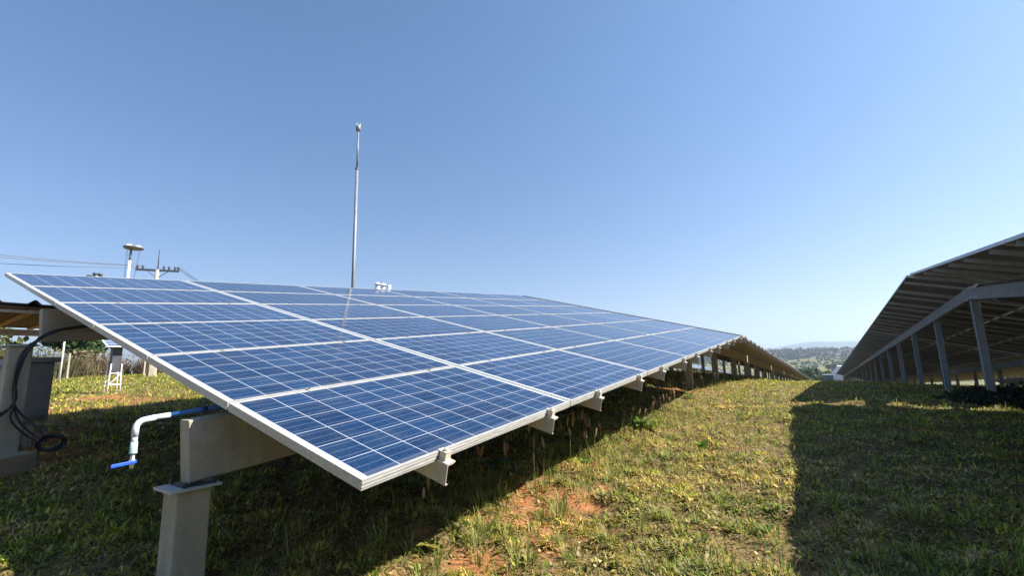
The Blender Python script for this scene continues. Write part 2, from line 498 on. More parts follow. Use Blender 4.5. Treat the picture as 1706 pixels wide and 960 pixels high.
def leaf_quads(P, Nrm, size, rng, aspect=1.6):
    """leaf shaped quads at P facing roughly Nrm"""
    n = len(P)
    t = rng.normal(size=(n, 3)); t -= Nrm * (t * Nrm).sum(1, keepdims=True); t /= np.linalg.norm(t, axis=1, keepdims=True) + 1e-9
    b = np.cross(Nrm, t)
    L = (size * aspect / 2)[:, None]; W = (size / 2)[:, None]
    V = np.stack([P - t * L, P + b * W, P + t * L, P - b * W], axis=1)
    return V.reshape(-1, 3), np.arange(4 * n), np.arange(n) * 4, np.full(n, 4)

def crown_mesh(name, clumps, leaf, per, cols, rng, mat):
    """clumps: list of (centre, radii); leaves spread through each clump's volume, mostly its shell"""
    Ps, Ns, Ts = [], [], []
    for c, r in clumps:
        d = rng.normal(size=(per, 3)); d /= np.linalg.norm(d, axis=1, keepdims=True)
        rad = rng.uniform(.35, 1.08, per) ** .6
        rad *= 1 + .22 * np.sin(d[:, 0] * 7 + c[0] * 3) * np.sin(d[:, 1] * 6 + c[1] * 5)
        Ps.append(np.array(c) + d * rad[:, None] * np.array(r))
        nn = d * .7 + rng.normal(size=(per, 3)) * .6 + np.array([0, 0, .35]); nn /= np.linalg.norm(nn, axis=1, keepdims=True)
        Ns.append(nn)
        k = rng.uniform(size=per) * .75 + rng.uniform() * .25
        Ts.append(np.array(cols[0]) * (1 - k[:, None]) + np.array(cols[1]) * k[:, None])
    P, Nn, T = np.concatenate(Ps), np.concatenate(Ns), np.concatenate(Ts)
    V, lo, st, tt = leaf_quads(P, Nn, leaf * rng.uniform(.6, 1.4, len(P)), rng)
    return np_mesh(name, V, lo, st, tt, mat, np.repeat(T, 4, axis=0))

def tree(name, label, cat, x, y, h, cr, ch, trunk_r, cols, seed, leaf=.25, nclump=14, per=260, group=None, z=None, trunk_frac=.5):
    rng = np.random.default_rng(seed)
    z = g(x, y) if z is None else z
    root = empty(name, (x, y, z)); tag(root, label, cat, group)
    mb = MB()
    top = h - ch * .45
    mb.tube([(0, 0, -.3), (.03 * h * .3, 0, top * .5), (.02 * h, .02 * h, top)], [trunk_r * 1.15, trunk_r * .85, trunk_r * .45], 9)
    clumps = []
    for i in range(nclump):
        a = rng.uniform(0, 2 * math.pi); q = rng.uniform(0, .78) ** .6
        c = np.array([math.cos(a) * cr * q, math.sin(a) * cr * q, h - ch * .5 + rng.uniform(-.42, .36) * ch * (1 - .5 * q)])
        r = rng.uniform(.26, .44) * np.array([cr, cr, ch * .62])
        clumps.append((c, r))
        if i < 8:
            mb.tube([(.02 * h, .02 * h, top * rng.uniform(.55, .9)), tuple(c * np.array([.5, .5, 1]) - np.array([0, 0, ch * .12])), tuple(c)], [trunk_r * .4, trunk_r * .28, trunk_r * .1], 6)
    mb.build('trunk', M['bark'], root, True)
    link_mesh('crown', crown_mesh('crown', clumps, leaf, per, cols, rng, M['leaf']), root)
    return root

def bush(name, label, cat, x, y, rx, ry, h, cols, seed, leaf=.06, nclump=10, per=200, group=None):
    rng = np.random.default_rng(seed)
    z = g(x, y)
    cl = []
    for i in range(nclump):
        a = rng.uniform(0, 2 * math.pi); q = rng.uniform(0, 1) ** .5
        k = rng.uniform(.35, .62)
        hh = h * (1 - .55 * q) * rng.uniform(.6, 1.0)
        cl.append((np.array([math.cos(a) * rx * q * .75, math.sin(a) * ry * q * .75, hh * .5]), np.array([rx * k, ry * k, hh * .55])))
    o = link_mesh(name, crown_mesh(name, cl, leaf, per, cols, rng, M['leaf']), None, (x, y, z))
    return tag(o, label, cat, group)

# ------------------------------------------------------------------ ground
def axis_lines(spans):
    out = []
    for a, b, s in spans: out += list(np.arange(a, b, s))
    return np.array(out)
gx = np.concatenate([-np.geomspace(12000, 60, 26)[:-1], axis_lines([(-60, -16, 1.2), (-16, -6, .22), (-6, 4.5, .045), (4.5, 12, .3), (12, 60, 2)]), np.geomspace(60, 12000, 26)])
gy = np.concatenate([-np.geomspace(2500, 20, 14)[:-1], axis_lines([(-20, 0, .7), (0, 8, .045), (8, 18, .12), (18, 60, .7), (60, 200, 5), (200, 1400, 30)]), np.geomspace(1400, 14000, 16)])
XX, YY = np.meshgrid(gx, gy)
ZZ = gz(XX, YY)
SS = soil(XX, YY)
ZZ = ZZ - SS * .015 * (np.hypot(XX, YY) < 20)
nx, ny = len(gx), len(gy)
ii, jj = np.meshgrid(np.arange(nx - 1), np.arange(ny - 1))
a_ = (jj * nx + ii).ravel()
quads = np.stack([a_, a_ + 1, a_ + nx + 1, a_ + nx], 1)
me = np_mesh('ground', np.stack([XX, YY, ZZ], -1).reshape(-1, 3), quads.ravel(), np.arange(len(quads)) * 4, np.full(len(quads), 4), M['ground'])
att = me.color_attributes.new('cover', 'FLOAT_COLOR', 'POINT')
farw = np.clip((np.hypot(XX, YY) - 18) / 60, 0, 1)
att.data.foreach_set('color', np.stack([np.clip(SS * .95 + .12 * fbm(XX * 3, YY * 3, 77), 0, 1) * (1 - farw), farw, 0 * farw, 0 * farw + 1], -1).astype(np.float32).ravel())
me.polygons.foreach_set('use_smooth', [True] * len(quads))
ground = link_mesh('ground', me)
tag(ground, kind='structure')

# ------------------------------------------------------------------ solar tables
PA, PB = 1.684, .996          # panel
DA, DB = 1.70, 1.01          # pitch along the row, up the slope
TILT = math.radians(14.66)
TH = .040

def panel_frame_mesh():
    mb = MB(); w = .012
    # four extruded frame bars, butt jointed, with a small step on the outside
    def bar(x0, x1, y0, y1):
        mb.box(x0, x1, y0, y1, -TH, 0)
    bar(0, PA, 0, w); bar(0, PA, PB - w, PB); bar(0, w, w, PB - w); bar(PA - w, PA, w, PB - w)
    # grooves: thin raised ribs along the outer faces
    for z in (-.013, -.027):
        mb.box(.001, PA - .001, -.0015, 0, z - .003, z)
    return mb.mesh('frame', M['alu'])
def panel_glass_mesh():
    mb = MB(); w = .0125
    mb.box(w, PA - w, w, PB - w, -.0085, -.0022, 0)
    mb.m[0] = 1
    # junction box on the back
    mb.box(PA * .5 - .055, PA * .5 + .055, PB - .17, PB - .06, -.03, -.0087, 2)
    return mb.mesh('laminate', [M['cells'], M['backsheet'], M['black']])
def panel_simple_mesh():
    mb = MB(); w = .012
    mb.box(0, PA, 0, w, -TH, 0); mb.box(0, PA, PB - w, PB, -TH, 0); mb.box(0, w, w, PB - w, -TH, 0); mb.box(PA - w, PA, w, PB - w, -TH, 0)
    mb.box(w, PA - w, w, PB - w, -.0085, -.0022, 1)
    mb.m[-6] = 2
    return mb.mesh('panel', [M['alu'], M['cells'], M['backsheet']])
ME_FRAME, ME_GLASS, ME_PANEL = panel_frame_mesh(), panel_glass_mesh(), panel_simple_mesh()

PH = .090                    # purlin depth
def purlin_mb(mb, x, mat=0, PH=.090, over=.02):
    prof = [(0, 0), (.040, 0), (.040, -.0035), (.004, -.0035), (.004, -PH + .0035), (.016, -PH + .0035), (.016, -PH), (0, -PH)]
    mb.prism(prof, (x, -.062, -TH - .001), (x, 6 * DB + over, -TH - .001), (1, 0, 0), (0, 0, 1), mat)
def purlin_mesh():
    mb = MB(); purlin_mb(mb, 0)
    return mb.mesh('purlin', M['galv'])
def end_clamp_mesh():
    mb = MB()
    # seat plate on the purlin, upstand, lip over the frame, bolt head
    mb.box(-.004, .050, -.062, -.002, -.0405, -.034)
    mb.box(.006, .040, -.040, -.004, -.0338, -.002)
    mb.box(.006, .040, -.040, .010, .0006, .0046)
    mb.box(.006, .040, -.010, -.0035, -.0018, .0004)
    mb.lathe([(.011, 0), (.011, .009), (.008, .012)], 6, (.023, -.022, .0048))
    return mb.mesh('end_clamp', M['clamp'])
def mid_clamp_mesh():
    mb = MB()
    mb.box(.010, .034, -.018 - .009, .009, .0008, .0035, 1)
    mb.lathe([(.0065, 0), (.0065, .008), (.004, .009)], 6, (.022, -.009, .0037), 0)
    return mb.mesh('mid_clamp', [M['bolt'], M['alu']])
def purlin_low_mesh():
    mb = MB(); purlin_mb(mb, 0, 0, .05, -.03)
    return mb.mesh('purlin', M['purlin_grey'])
ME_PURLIN, ME_ENDC, ME_MIDC, ME_PURLIN_LOW = purlin_mesh(), end_clamp_mesh(), mid_clamp_mesh(), purlin_low_mesh()
PUR = (.40, 1.36)
BEAM_J = (1.22, 4.47)
BEAM_H, BEAM_W = .30, .10

def row_basis(elev, heading=0.0):
    r = Vector((math.sin(heading) * math.cos(elev), math.cos(heading) * math.cos(elev), math.sin(elev)))
    s0 = Vector((-math.cos(TILT) * math.cos(heading), math.cos(TILT) * math.sin(heading), math.sin(TILT)))
    s = (s0 - r * s0.dot(r)).normalized()
    n = r.cross(s)
    if n.z < 0: n = -n
    return r, s, n

def post_mb(mb, x, y, ztop, zbot, a=.078, b=.098, plate=True, mats=(0, 1)):
    mb.frustum(x, y, zbot, ztop - .016, b, b, a, a, mats[0])

def make_table(label, C, elev, ncol, detail, group, posts_at, beam_j=BEAM_J, name='solar_table', beam_ext=(.17, .17), beam_mat='concrete', bh=BEAM_H, pw=.075, ext_up=None, pur=None, post_mat='concrete_post'):
    """C: low corner at the row's near end, on the glass plane"""
    r, s, n = row_basis(elev)
    T = Matrix(((r.x, s.x, n.x, C[0]), (r.y, s.y, n.y, C[1]), (r.z, s.z, n.z, C[2]), (0, 0, 0, 1)))
    Ti = T.inverted()
    L = ncol * DA - (DA - PA)
    root = empty(name); root.matrix_world = T
    tag(root, label, 'solar table', group)
    off = -TH - .001 - PH - .004
    def W(i, j, k): return Vector(C) + r * i + s * j + n * k
    if detail >= 1:
        for c in range(ncol):
            for q in range(6):
                loc = (c * DA, q * DB, 0)
                if detail >= 2:
                    p = link_mesh('panel', ME_FRAME, root, loc)
                    p.rotation_euler = (random.gauss(0, .0012), random.gauss(0, .0007), random.gauss(0, .0006))
                    p.location.y += random.gauss(0, .0008)
                    link_mesh('laminate', ME_GLASS, p)
                else:
                    link_mesh('panel', ME_PANEL, root, loc)
            for x in PUR:
                link_mesh('purlin', pur or ME_PURLIN, root, (c * DA + x, 0, 0))
                link_mesh('end_clamp', ME_ENDC, root, (c * DA + x, 0, 0))
                if detail >= 2:
                    for q in range(1, 6):
                        link_mesh('mid_clamp', ME_MIDC, root, (c * DA + x, q * DB, 0))
    one = MB()
    if detail == 0:
        for c in range(ncol):
            for q in range(6):
                x0, y0 = c * DA, q * DB
                w = .014
                one.box(x0, x0 + PA, y0, y0 + PB, -TH, -.004, 2); 
                one.box(x0 + w, x0 + PA - w, y0 + w, y0 + PB - w, -.0039, -.001, 1)
                for bx in ((x0, x0 + PA, y0, y0 + w), (x0, x0 + PA, y0 + PB - w, y0 + PB), (x0, x0 + w, y0 + w, y0 + PB - w), (x0 + PA - w, x0 + PA, y0 + w, y0 + PB - w)):
                    one.box(*bx, -.0039, 0, 0)
            for x in PUR: one.box(c * DA + x, c * DA + x + .03, -.06, 6 * DB, -TH - .001 - PH, -TH - .001, 3)
    for jn, j in enumerate(beam_j):
        p0, p1 = W(-(ext_up if (ext_up is not None and jn == 1) else beam_ext[0]), j, off), W(L + beam_ext[1], j, off)
        u = Vector((r.y, -r.x, 0)).normalized(); w = u.cross(r).normalized()
        if w.z < 0: w = -w
        c_ = .008
        prof = [(-BEAM_W / 2 + c_, 0), (BEAM_W / 2 - c_, 0), (BEAM_W / 2, -c_), (BEAM_W / 2, -bh + c_), (BEAM_W / 2 - c_, -bh), (-BEAM_W / 2 + c_, -bh), (-BEAM_W / 2, -bh + c_), (-BEAM_W / 2, -c_)]
        mb = one if detail == 0 else MB()
        mb.prism(prof, Ti @ p0, Ti @ p1, Ti.to_3x3() @ u, Ti.to_3x3() @ w, 4 if detail == 0 else 0)
        if detail: mb.build('beam', M[beam_mat], root)
        for yp in (posts_at[jn] if isinstance(posts_at[0], (list, tuple)) else posts_at):
            i = (yp - C[1]) / r.y
            pb = W(i, j, off) - w * bh
            zt, zb = pb.z - .012, g(pb.x, pb.y) - .25
            if detail == 0:
                m2 = MB(); post_mb(m2, pb.x, pb.y, zt, zb, pw, pw)
                one.add([Ti @ Vector(v) for v in m2.v], m2.f, 4)
            else:
                m2 = MB(); m2.frustum(0, 0, zb - zt, -.012, pw * 1.02, pw * 1.02, pw, pw)
                po = m2.build('post', M[post_mat], root, bevel=.008)
                po.matrix_local = Ti @ Matrix.Translation((pb.x, pb.y, zt))
                if detail >= 1:
                    m3 = MB(); m3.box(-.1, .1, -.11, .11, -.0118, 0)
                    pl = m3.build('bearing_plate', M['steel_plate'], po)
                if detail >= 2:
                    m4 = MB(); m4.box(-.07, .07, -.05, .095, .0003, .0065)
                    for bx, by in ((-.078, -.045), (.078, -.045), (-.078, .08), (.078, .08)):
                        m4.lathe([(.011, 0), (.011, .012), (.006, .02)], 6, (bx, by, .0068))
                    m4.build('rubber_pad', M['black'], po)
    if detail == 0:
        o = one.build(name + '_far', [M['alu'], M['cells_far'], M['backsheet'], M['galv'], M['concrete']])
        o.matrix_world = T
        for k in ('label', 'category', 'group'):
            if k in root: o[k] = root[k]
        o.name = name
        bpy.data.objects.remove(root)
        return o
    return root

_m, _nt, _bs = new_mat('solar_cells_far')
_bs.inputs['Base Color'].default_value = (.05, .09, .20, 1); _bs.inputs['Roughness'].default_value = .12
M['cells_far'] = _m

UP, DOWN = math.radians(5.093), math.radians(-3.11)
GAP = .21
Y_END = 11.304
def junction_posts(y0, n=9):
    return [y0 + 3.52 * k for k in range(n)]

# left row: the near table climbs to the crest, the rest runs down behind it
C1 = (-1.4264, 1.1443, -.3993)
L1 = 6 * DA - (DA - PA)
near_table = make_table('big blue solar table in the foreground with six rows of panels facing the camera', C1, UP, 6, 2, 'solar tables of the left row', [[1.07, 11.42], [1.02, 6.1, 11.42]], beam_ext=(.09, .17), ext_up=.0)

def row_down(x_low, z0, y0, labels, details, group, start_col=None, nmax=9, first_post=.02, **kw):
    """tables one after another going down the far side; z0 is the low edge height at y0"""
    y, z = y0, z0
    out = []
    for k in range(nmax):
        steep = 0.0 if y < 80 else math.radians(-2.5)
        e = DOWN + steep
        L = (6 * DA - (DA - PA))
        ps = [y + L * math.cos(e) + GAP / 2 - 3.52 * q for q in (2, 1, 0)]
        out.append(make_table(labels[min(k, len(labels) - 1)], (x_low, y, z), e, 6, details[min(k, len(details) - 1)], group, ps, beam_ext=(.17, .17), **kw))
        y += (L + GAP) * math.cos(e); z += (L + GAP) * math.sin(e)
    return out
Y2 = Y_END + GAP - .05
row_down(-1.4264, .530, Y2, ['solar table just past the crest in the left row, its underside in shade',
                              'second table past the crest in the left row, underside seen in shade',
                              'distant solar table running downhill in the left row towards the valley'], [1, 1, 0], 'solar tables of the left row', nmax=8)

# right row: we look up at its shaded back
XR = 7.40
zr_end = 1.5192 - 6.05 * math.sin(TILT) * .999
NR = 9
LR = NR * DA - (DA - PA)
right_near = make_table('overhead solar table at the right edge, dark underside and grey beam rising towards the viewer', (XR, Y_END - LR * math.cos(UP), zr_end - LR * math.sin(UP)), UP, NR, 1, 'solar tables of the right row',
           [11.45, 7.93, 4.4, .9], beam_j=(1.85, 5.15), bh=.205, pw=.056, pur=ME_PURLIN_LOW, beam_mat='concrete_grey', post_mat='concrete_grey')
def hanging_cable(root, y0, y1, x, z0, z1, n, seed):
    rng_ = random.Random(seed)
    T_ = root.matrix_world.inverted()
    mb = MB(); pts = []
    for k in range(n):
        a, b = k / n, (k + 1) / n
        pa = Vector((x, y0 + (y1 - y0) * a, z0 + (z1 - z0) * a)); pb = Vector((x, y0 + (y1 - y0) * b, z0 + (z1 - z0) * b))
        pts += catenary(pa, pb, rng_.uniform(.03, .16), 7)[:-1]
    mb.tube([T_ @ p for p in pts], .011, 6)
    return mb.build('cable', M['black'], root, True)
bpy.context.view_layer.update()
hanging_cable(right_near, 3.0, 11.2, 3.35, .62, 1.28, 9, 1)
hanging_cable(right_near, 3.0, 11.2, 2.55, .50, .98, 7, 2)
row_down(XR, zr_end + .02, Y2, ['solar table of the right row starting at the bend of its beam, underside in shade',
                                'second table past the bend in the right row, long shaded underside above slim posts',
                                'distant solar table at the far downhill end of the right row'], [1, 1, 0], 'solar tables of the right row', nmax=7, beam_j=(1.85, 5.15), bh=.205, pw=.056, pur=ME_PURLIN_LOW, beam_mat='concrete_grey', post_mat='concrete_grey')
# row behind the right one, glimpsed under its panels
row_down(XR + 8.82, zr_end - .62, Y2 - 10.55 * 1, ['solar table of the row behind the right one, seen low under the dark panels'], [0], 'solar tables of the back row', nmax=5)
# row behind the left one, its bright glass glimpsed under the left row
row_down(-10.25, -.55, 44.0, ['distant solar table behind the left row, its pale glass strip showing between the posts'], [0], 'solar tables of the row behind the left one', nmax=4)

# ------------------------------------------------------------------ water pipe with valve, on the near beam
pipe = empty('water_pipe', (-2.75, .88, -.22))
tag(pipe, 'blue and white water pipe ending in a blue valve handle on the near concrete beam', 'pipe')
pr = .0115
r1, s1, n1 = row_basis(UP)
def pp(dy, dz=0): return Vector((0, dy, dz + dy * math.tan(UP)))
m = MB(); m.tube([pp(.125), pp(1.5), pp(3.5)], pr, 14); m.build('blue_section', M['pvc_blue'], pipe, True)
m = MB(); m.tube([pp(.26), pp(.30)], pr * 1.25, 14); m.build('coupling', M['pvc_blue'], pipe, True)
m = MB(); m.tube([pp(.135), pp(.055)], pr * 1.12, 14); m.build('white_section', M['pvc_white'], pipe, True)
m = MB()
el = [pp(.075)] + [Vector((0, .035 - .035 * math.sin(t), -.035 + .035 * math.cos(t))) for t in (0, .4, .8, 1.2, 1.57)] + [Vector((0, 0, -.075))]
m.tube(el, pr * 1.22, 14); m.build('elbow', M['pvc_white'], pipe, True)
m = MB(); m.tube([(0, 0, -.07), (0, 0, -.105)], pr * 1.05, 14); m.build('down_section', M['pvc_white'], pipe, True)
m = MB(); m.lathe([(pr * 1.42, -.152), (pr * 1.42, -.146), (pr * 1.3, -.14), (pr * 1.25, -.098)], 14); m.build('socket', M['pvc_teal'], pipe, True)
val = MB()
val.lathe([(.007, -.218), (.009, -.216), (.009, -.203), (.012, -.198), (.014, -.188), (.012, -.178), (.009, -.174), (.009, -.153)], 14)
val.tube([(0, 0, -.188), (.022, -.004, -.188)], .006, 10)
vb = val.build('valve', M['brass'], pipe, True)
hd = MB(); hd.prism([(-.008, -.004), (.008, -.004), (.008, .004), (-.008, .004)], (.027, .008, -.186), (.020, -.085, -.194), (0, 0, 1), (1, .1, 0))
hd.build('handle', M['valve_blue'], vb, bevel=.003)

# ------------------------------------------------------------------ cabinet, cables, board and canopy at the left edge
cab = empty('electrical_cabinet', (-6.52, .7, -.70))
tag(cab, 'grey electrical cabinet mounted behind the left concrete post', 'cabinet')
m = MB(); m.box(-.22, .22, -.55, .38, .10, .79); m.build('body', M['cabinet'], cab, bevel=.008)
m = MB(); m.box(-.26, .26, -.60, .40, .794, .86); m.build('lid', M['cabinet'], cab, bevel=.006)
m = MB(); m.box(-.18, .18, .382, .392, .16, .70); m.build('side_panel', M['cabinet_dark'], cab, bevel=.003)
m = MB(); m.box(.20, .27, -.58, .38, .03, .095); m.build('mounting_rail', M['galv'], cab)
m = MB()
for yy in (-.5, -.1, .3): m.lathe([(.012, 0), (.012, .012), (.006, .016)], 6, (.22, yy, .86))
m.build('lid_bolt', M['bolt'], cab)
m = MB(); m.box(-.18, -.14, -.5, -.46, -.35, .099); m.box(-.18, -.14, .28, .32, -.35, .099); m.build('stand', M['galv'], cab)

jb = empty('junction_box', (-6.42, 1.20, -.43))
tag(jb, 'narrow dark grey metal box to the right of the left concrete post', 'junction box')
m = MB(); m.box(-.12, .12, -.11, .105, 0, .56); m.build('body', M['cabinet_dark'], jb, bevel=.006)
m = MB(); m.box(-.14, .15, -.13, .14, .562, .61); m.build('lid', M['cabinet_dark'], jb, bevel=.005)
m = MB(); m.box(-.04, .04, -.03, .03, -.35, -.002); m.build('stand', M['galv'], jb)
m = MB(); m.box(.121, .14, -.05, .09, .03, .06); m.build('latch', M['bolt'], jb)

board = MB(); board.box(-.10, .10, -.34, .12, -.09, .09)
o = board.build('concrete_block', M['wood_block'], bevel=.012, loc=(-5.33, .93, -.69)); o.rotation_euler = (math.radians(4), 0, math.radians(12))
tag(o, 'weathered brown block lying at the foot of the left concrete post', 'block')

m = MB()
bp = [(-5.66, 1.62, .50), (-5.66, 1.30, .44), (-5.66, 1.12, .38), (-5.64, .98, .22), (-5.62, .93, 0), (-5.62, .95, -.22)]
rng = np.random.default_rng(5)
def jit(p, a): return [(q[0] + rng.uniform(-a, a), q[1] + rng.uniform(-a, a), q[2] + rng.uniform(-a, a)) for q in p]
for k in range(5):
    tail = [(-5.62, .96 + .03 * k, -.35), (-5.60, 1.02 + .04 * k, -.46), (-5.58, 1.12 + .03 * k, -.56)] if k < 3 else [(-5.62, .86 - .04 * k + .1, -.36), (-5.64, .74, -.47), (-5.7, .60, -.55)]
    m.tube(smooth_path(jit(bp, .016) + jit(tail, .02), 5), .0085, 7)
o = m.build('cable_bundle', M['black'], smooth=True); tag(o, 'black cable bundle drooping from the table beam down the left post', 'cables')
m = MB()
for k in range(6):
    rr = .072 + .012 * rng.uniform(-1, 1)
    c = (-5.52 + .012 * k, 1.18 + rng.uniform(-.012, .012), -.565 + rng.uniform(-.01, .01))
    m.tube([(c[0] + .015 * math.sin(3 * t), c[1] + rr * 1.15 * math.cos(t), c[2] + rr * .8 * math.sin(t)) for t in np.linspace(0, 2 * math.pi, 25)], .007, 6)
m.tube(smooth_path([(-5.58, 1.13, -.55), (-5.54, 1.12, -.62), (-5.55, 1.05, -.70), (-5.6, .95, -.72), (-5.62, .8, -.70), (-5.7, .6, -.66)], 5), .009, 6)
o = m.build('cable_coil', M['black'], smooth=True); tag(o, 'coil of black cable hanging low beside the left concrete post', 'cable coil')

can = empty('corrugated_canopy', (-7.0, -.6, .77))
tag(can, 'dark corrugated roof sheet with a wooden underside behind the left table edge', 'roof')
def wave(y):
    f = (y / .29 + .2) % 1.0
    return .045 * max(0, math.cos((f - .5) * math.pi / .32)) if abs(f - .5) < .16 else 0.0
ys = np.arange(-3.0, 2.45, .02)
prof = [(y, wave(y)) for y in ys]
m = MB()
vv = [(0, y, z) for y, z in prof] + [(-2.2, y, z - .06) for y, z in prof] + [(0, y, z - .014) for y, z in prof] + [(-2.2, y, z - .074) for y, z in prof]
n_ = len(prof); ff = []
for i in range(n_ - 1):
    ff += [(i, i + 1, n_ + i + 1, n_ + i), (2 * n_ + i, 3 * n_ + i, 3 * n_ + i + 1, 2 * n_ + i + 1), (i, 2 * n_ + i, 2 * n_ + i + 1, i + 1)]
m.add(vv, ff); m.build('roof_sheet', M['roof_sheet'], can, True)
m = MB(); m.add([(-.02, -3, -.03), (-.02, 2.4, -.03), (-2.18, 2.4, -.085), (-2.18, -3, -.085), (-.02, -3, -.05), (-.02, 2.4, -.05), (-2.18, 2.4, -.105), (-2.18, -3, -.105)],
                [(0, 1, 2, 3), (7, 6, 5, 4), (0, 4, 5, 1), (1, 5, 6, 2), (2, 6, 7, 3), (3, 7, 4, 0)]); m.build('lining', M['roof_wood'], can)
for y in np.arange(-2.8, 2.3, .33):  # ribs coloured as if sun fell on them, against the brown lining
    m = MB(); m.add([(-.06, y, -.052), (-.06, y + .055, -.052), (-2.1, y + .055, -.107), (-2.1, y, -.107), (-.06, y, -.075), (-.06, y + .055, -.075), (-2.1, y + .055, -.13), (-2.1, y, -.13)],
                    [(0, 1, 2, 3), (7, 6, 5, 4), (0, 4, 5, 1), (1, 5, 6, 2), (2, 6, 7, 3), (3, 7, 4, 0)]); m.build('batten', M['roof_batten'], can)
m = MB(); m.box(-.05, .0, -3, 2.4, -.10, -.0765); m.build('fascia', M['galv'], can)
m = MB(); m.box(-2.18, -2.10, -3, 2.4, -.215, -.132); m.build('rail', M['white_paint'], can)
for y in (-2.6,):
    for x in (-.1, -2.0):
        zz = g(-7 + x, -.6 + y) - .77 - .2
        m = MB(); m.box(x - .04, x + .04, y - .04, y + .04, zz, -.10 if x > -1 else -.13); m.build('leg', M['galv'], can)

# ------------------------------------------------------------------ weather mast, twin sensors, tower, utility poles
mx, my = -10.8, 8.15
mast = empty('weather_mast', (mx, my, g(mx, my))); z0 = g(mx, my)
tag(mast, 'tall slim grey weather mast rising into the sky behind the near table', 'mast')
H = 7.36 - z0
m = MB(); m.tube([(0, 0, -.2), (0, 0, H * .80)], [.055, .042], 16); m.build('lower_pole', M['grey_steel'], mast, True)
m = MB(); m.tube([(0, 0, H * .80 - .02), (0, 0, H * .955)], .026, 12); m.build('upper_pole', M['grey_steel'], mast, True)
m = MB(); m.lathe([(.046, 0), (.050, .01), (.050, .07), (.03, .08)], 16, (0, 0, H * .80 - .05)); m.build('collar', M['dark_steel'], mast, True)
m = MB()
m.lathe([(.03, 0), (.05, .02), (.072, .04), (.072, .16), (.066, .17)], 18, (0, 0, H * .955))
sh = m.build('sensor_head', M['grey_steel'], mast, True)
m = MB()
for k in range(3):
    a = k * 2.094 + .4
    m.tube([(.055 * math.cos(a), .055 * math.sin(a), H * .955 + .16), (.06 * math.cos(a), .06 * math.sin(a), H * .955 + .235), (.045 * math.cos(a), .045 * math.sin(a), H * .955 + .25)], .010, 8)
m.lathe([(.05, 0), (.052, .012), (.02, .03)], 14, (0, 0, H * .955 + .172))
m.build('wind_sensor_arms', M['white_paint'], sh, True)

dx, dy = -7.62, 6.45
dz = g(dx, dy)
dome = empty('radiation_sensor', (dx, dy, dz))
tag(dome, 'pair of small white capped sensors peeping over the top edge of the near table', 'sensor')
dh = 1.58 - dz
m = MB(); m.tube([(0, 0, -.2), (0, 0, dh)], .035, 12); m.build('pole', M['grey_steel'], dome, True)
m = MB(); m.box(-.10, .10, -.20, .20, dh, dh + .035); m.box(.06, .10, .12, .20, dh + .036, dh + .17); m.build('bracket', M['cabinet'], dome, bevel=.004)
for yy in (-.085, .07):
    m = MB(); m.lathe([(.06, .036), (.06, .075), (.045, .08), (.045, .15), (.05, .155)], 16, (0, yy, dh)); sb = m.build('sensor_body', M['cabinet'], dome, True)
    m = MB(); m.lathe([(.075, .157), (.075, .163), (.045, .185), (.012, .205)], 18, (0, yy, dh)); m.build('sun_shade', M['white_paint'], sb, True)

tx, ty = -27.2, 7.75
tz = g(tx, ty)
tw = empty('lamp_tower', (tx, ty, tz))
tag(tw, 'white pole topped by a ring platform with two white domed lamps', 'lamp tower')
th = 5.95 - tz
m = MB(); m.tube([(0, 0, -.2), (0, 0, th - .55)], [.062, .05], 16); m.build('pole', M['white_paint'], tw, True)
m = MB(); m.tube([(0, 0, th - .55), (0, 0, th)], .05, 12); m.build('neck', M['grey_steel'], tw, True)
m = MB(); m.lathe([(.37, .04), (.40, .07), (.42, .13), (.39, .135), (.38, .09), (.0, .085)], 24, (0, .10, th)); m.build('platform', M['grey_steel'], tw, True)
for yy in (-.10, .27):
    m = MB(); m.lathe([(.145, .138), (.15, .155), (.125, .21), (.07, .24), (.02, .25)], 18, (0, yy, th)); m.build('lamp', M['white_paint'], tw, True)
m = MB()
for k in range(4):
    a = k * math.pi / 2 + .6
    m.tube([(.33 * math.cos(a), .1 + .33 * math.sin(a), th + .03), (.16 * math.cos(a), .16 * math.sin(a), th - 3.0)], .006, 6)
m.build('brace', M['dark_steel'], tw)

ux, uy = -37.9, 12.4
uz = g(ux, uy)
up = empty('utility_pole', (ux, uy, uz))
tag(up, 'utility pole with a dark crossarm of insulators and a thin lightning rod', 'utility pole')
uh = 7.10 - uz
m = MB(); m.tube([(0, 0, -.3), (0, 0, uh + .05)], [.17, .12], 14); m.build('pole', M['wood_pole'], up, True)
adir = Vector((.55, .83, 0)).normalized()
m = MB()
c0, c1 = adir * -1.25, adir * 1.25
m.prism([(-.06, -.07), (.06, -.07), (.06, .07), (-.06, .07)], c0 + Vector((0, 0, uh)), c1 + Vector((0, 0, uh)), adir.cross(Vector((0, 0, 1))), (0, 0, 1))
m.tube([tuple(adir * -.6 + Vector((.05, 0, uh - .06))), (0.05, 0, uh - .55)], .025, 6); m.tube([tuple(adir * .6 + Vector((.05, 0, uh - .06))), (0.05, 0, uh - .55)], .025, 6)
m.build('crossarm', M['dark_steel'], up)
INS = []
for t in (-1.15, -.85, .35, .65, 1.0, 1.2):
    p = adir * t + Vector((0, 0, uh + .072))
    m = MB(); m.lathe([(.03, 0), (.03, .05), (.075, .06), (.075, .11), (.05, .13), (.075, .14), (.075, .2), (.03, .25)], 12, tuple(p)); m.build('insulator', M['dark_steel'], up, True)
    INS.append(Vector((ux, uy, uz)) + p + Vector((0, 0, .22)))
m = MB(); m.tube([(.0, 0, uh + .04), (.0, 0, uh + 1.45)], .035, 8); m.build('lightning_rod', M['dark_steel'], up, True)

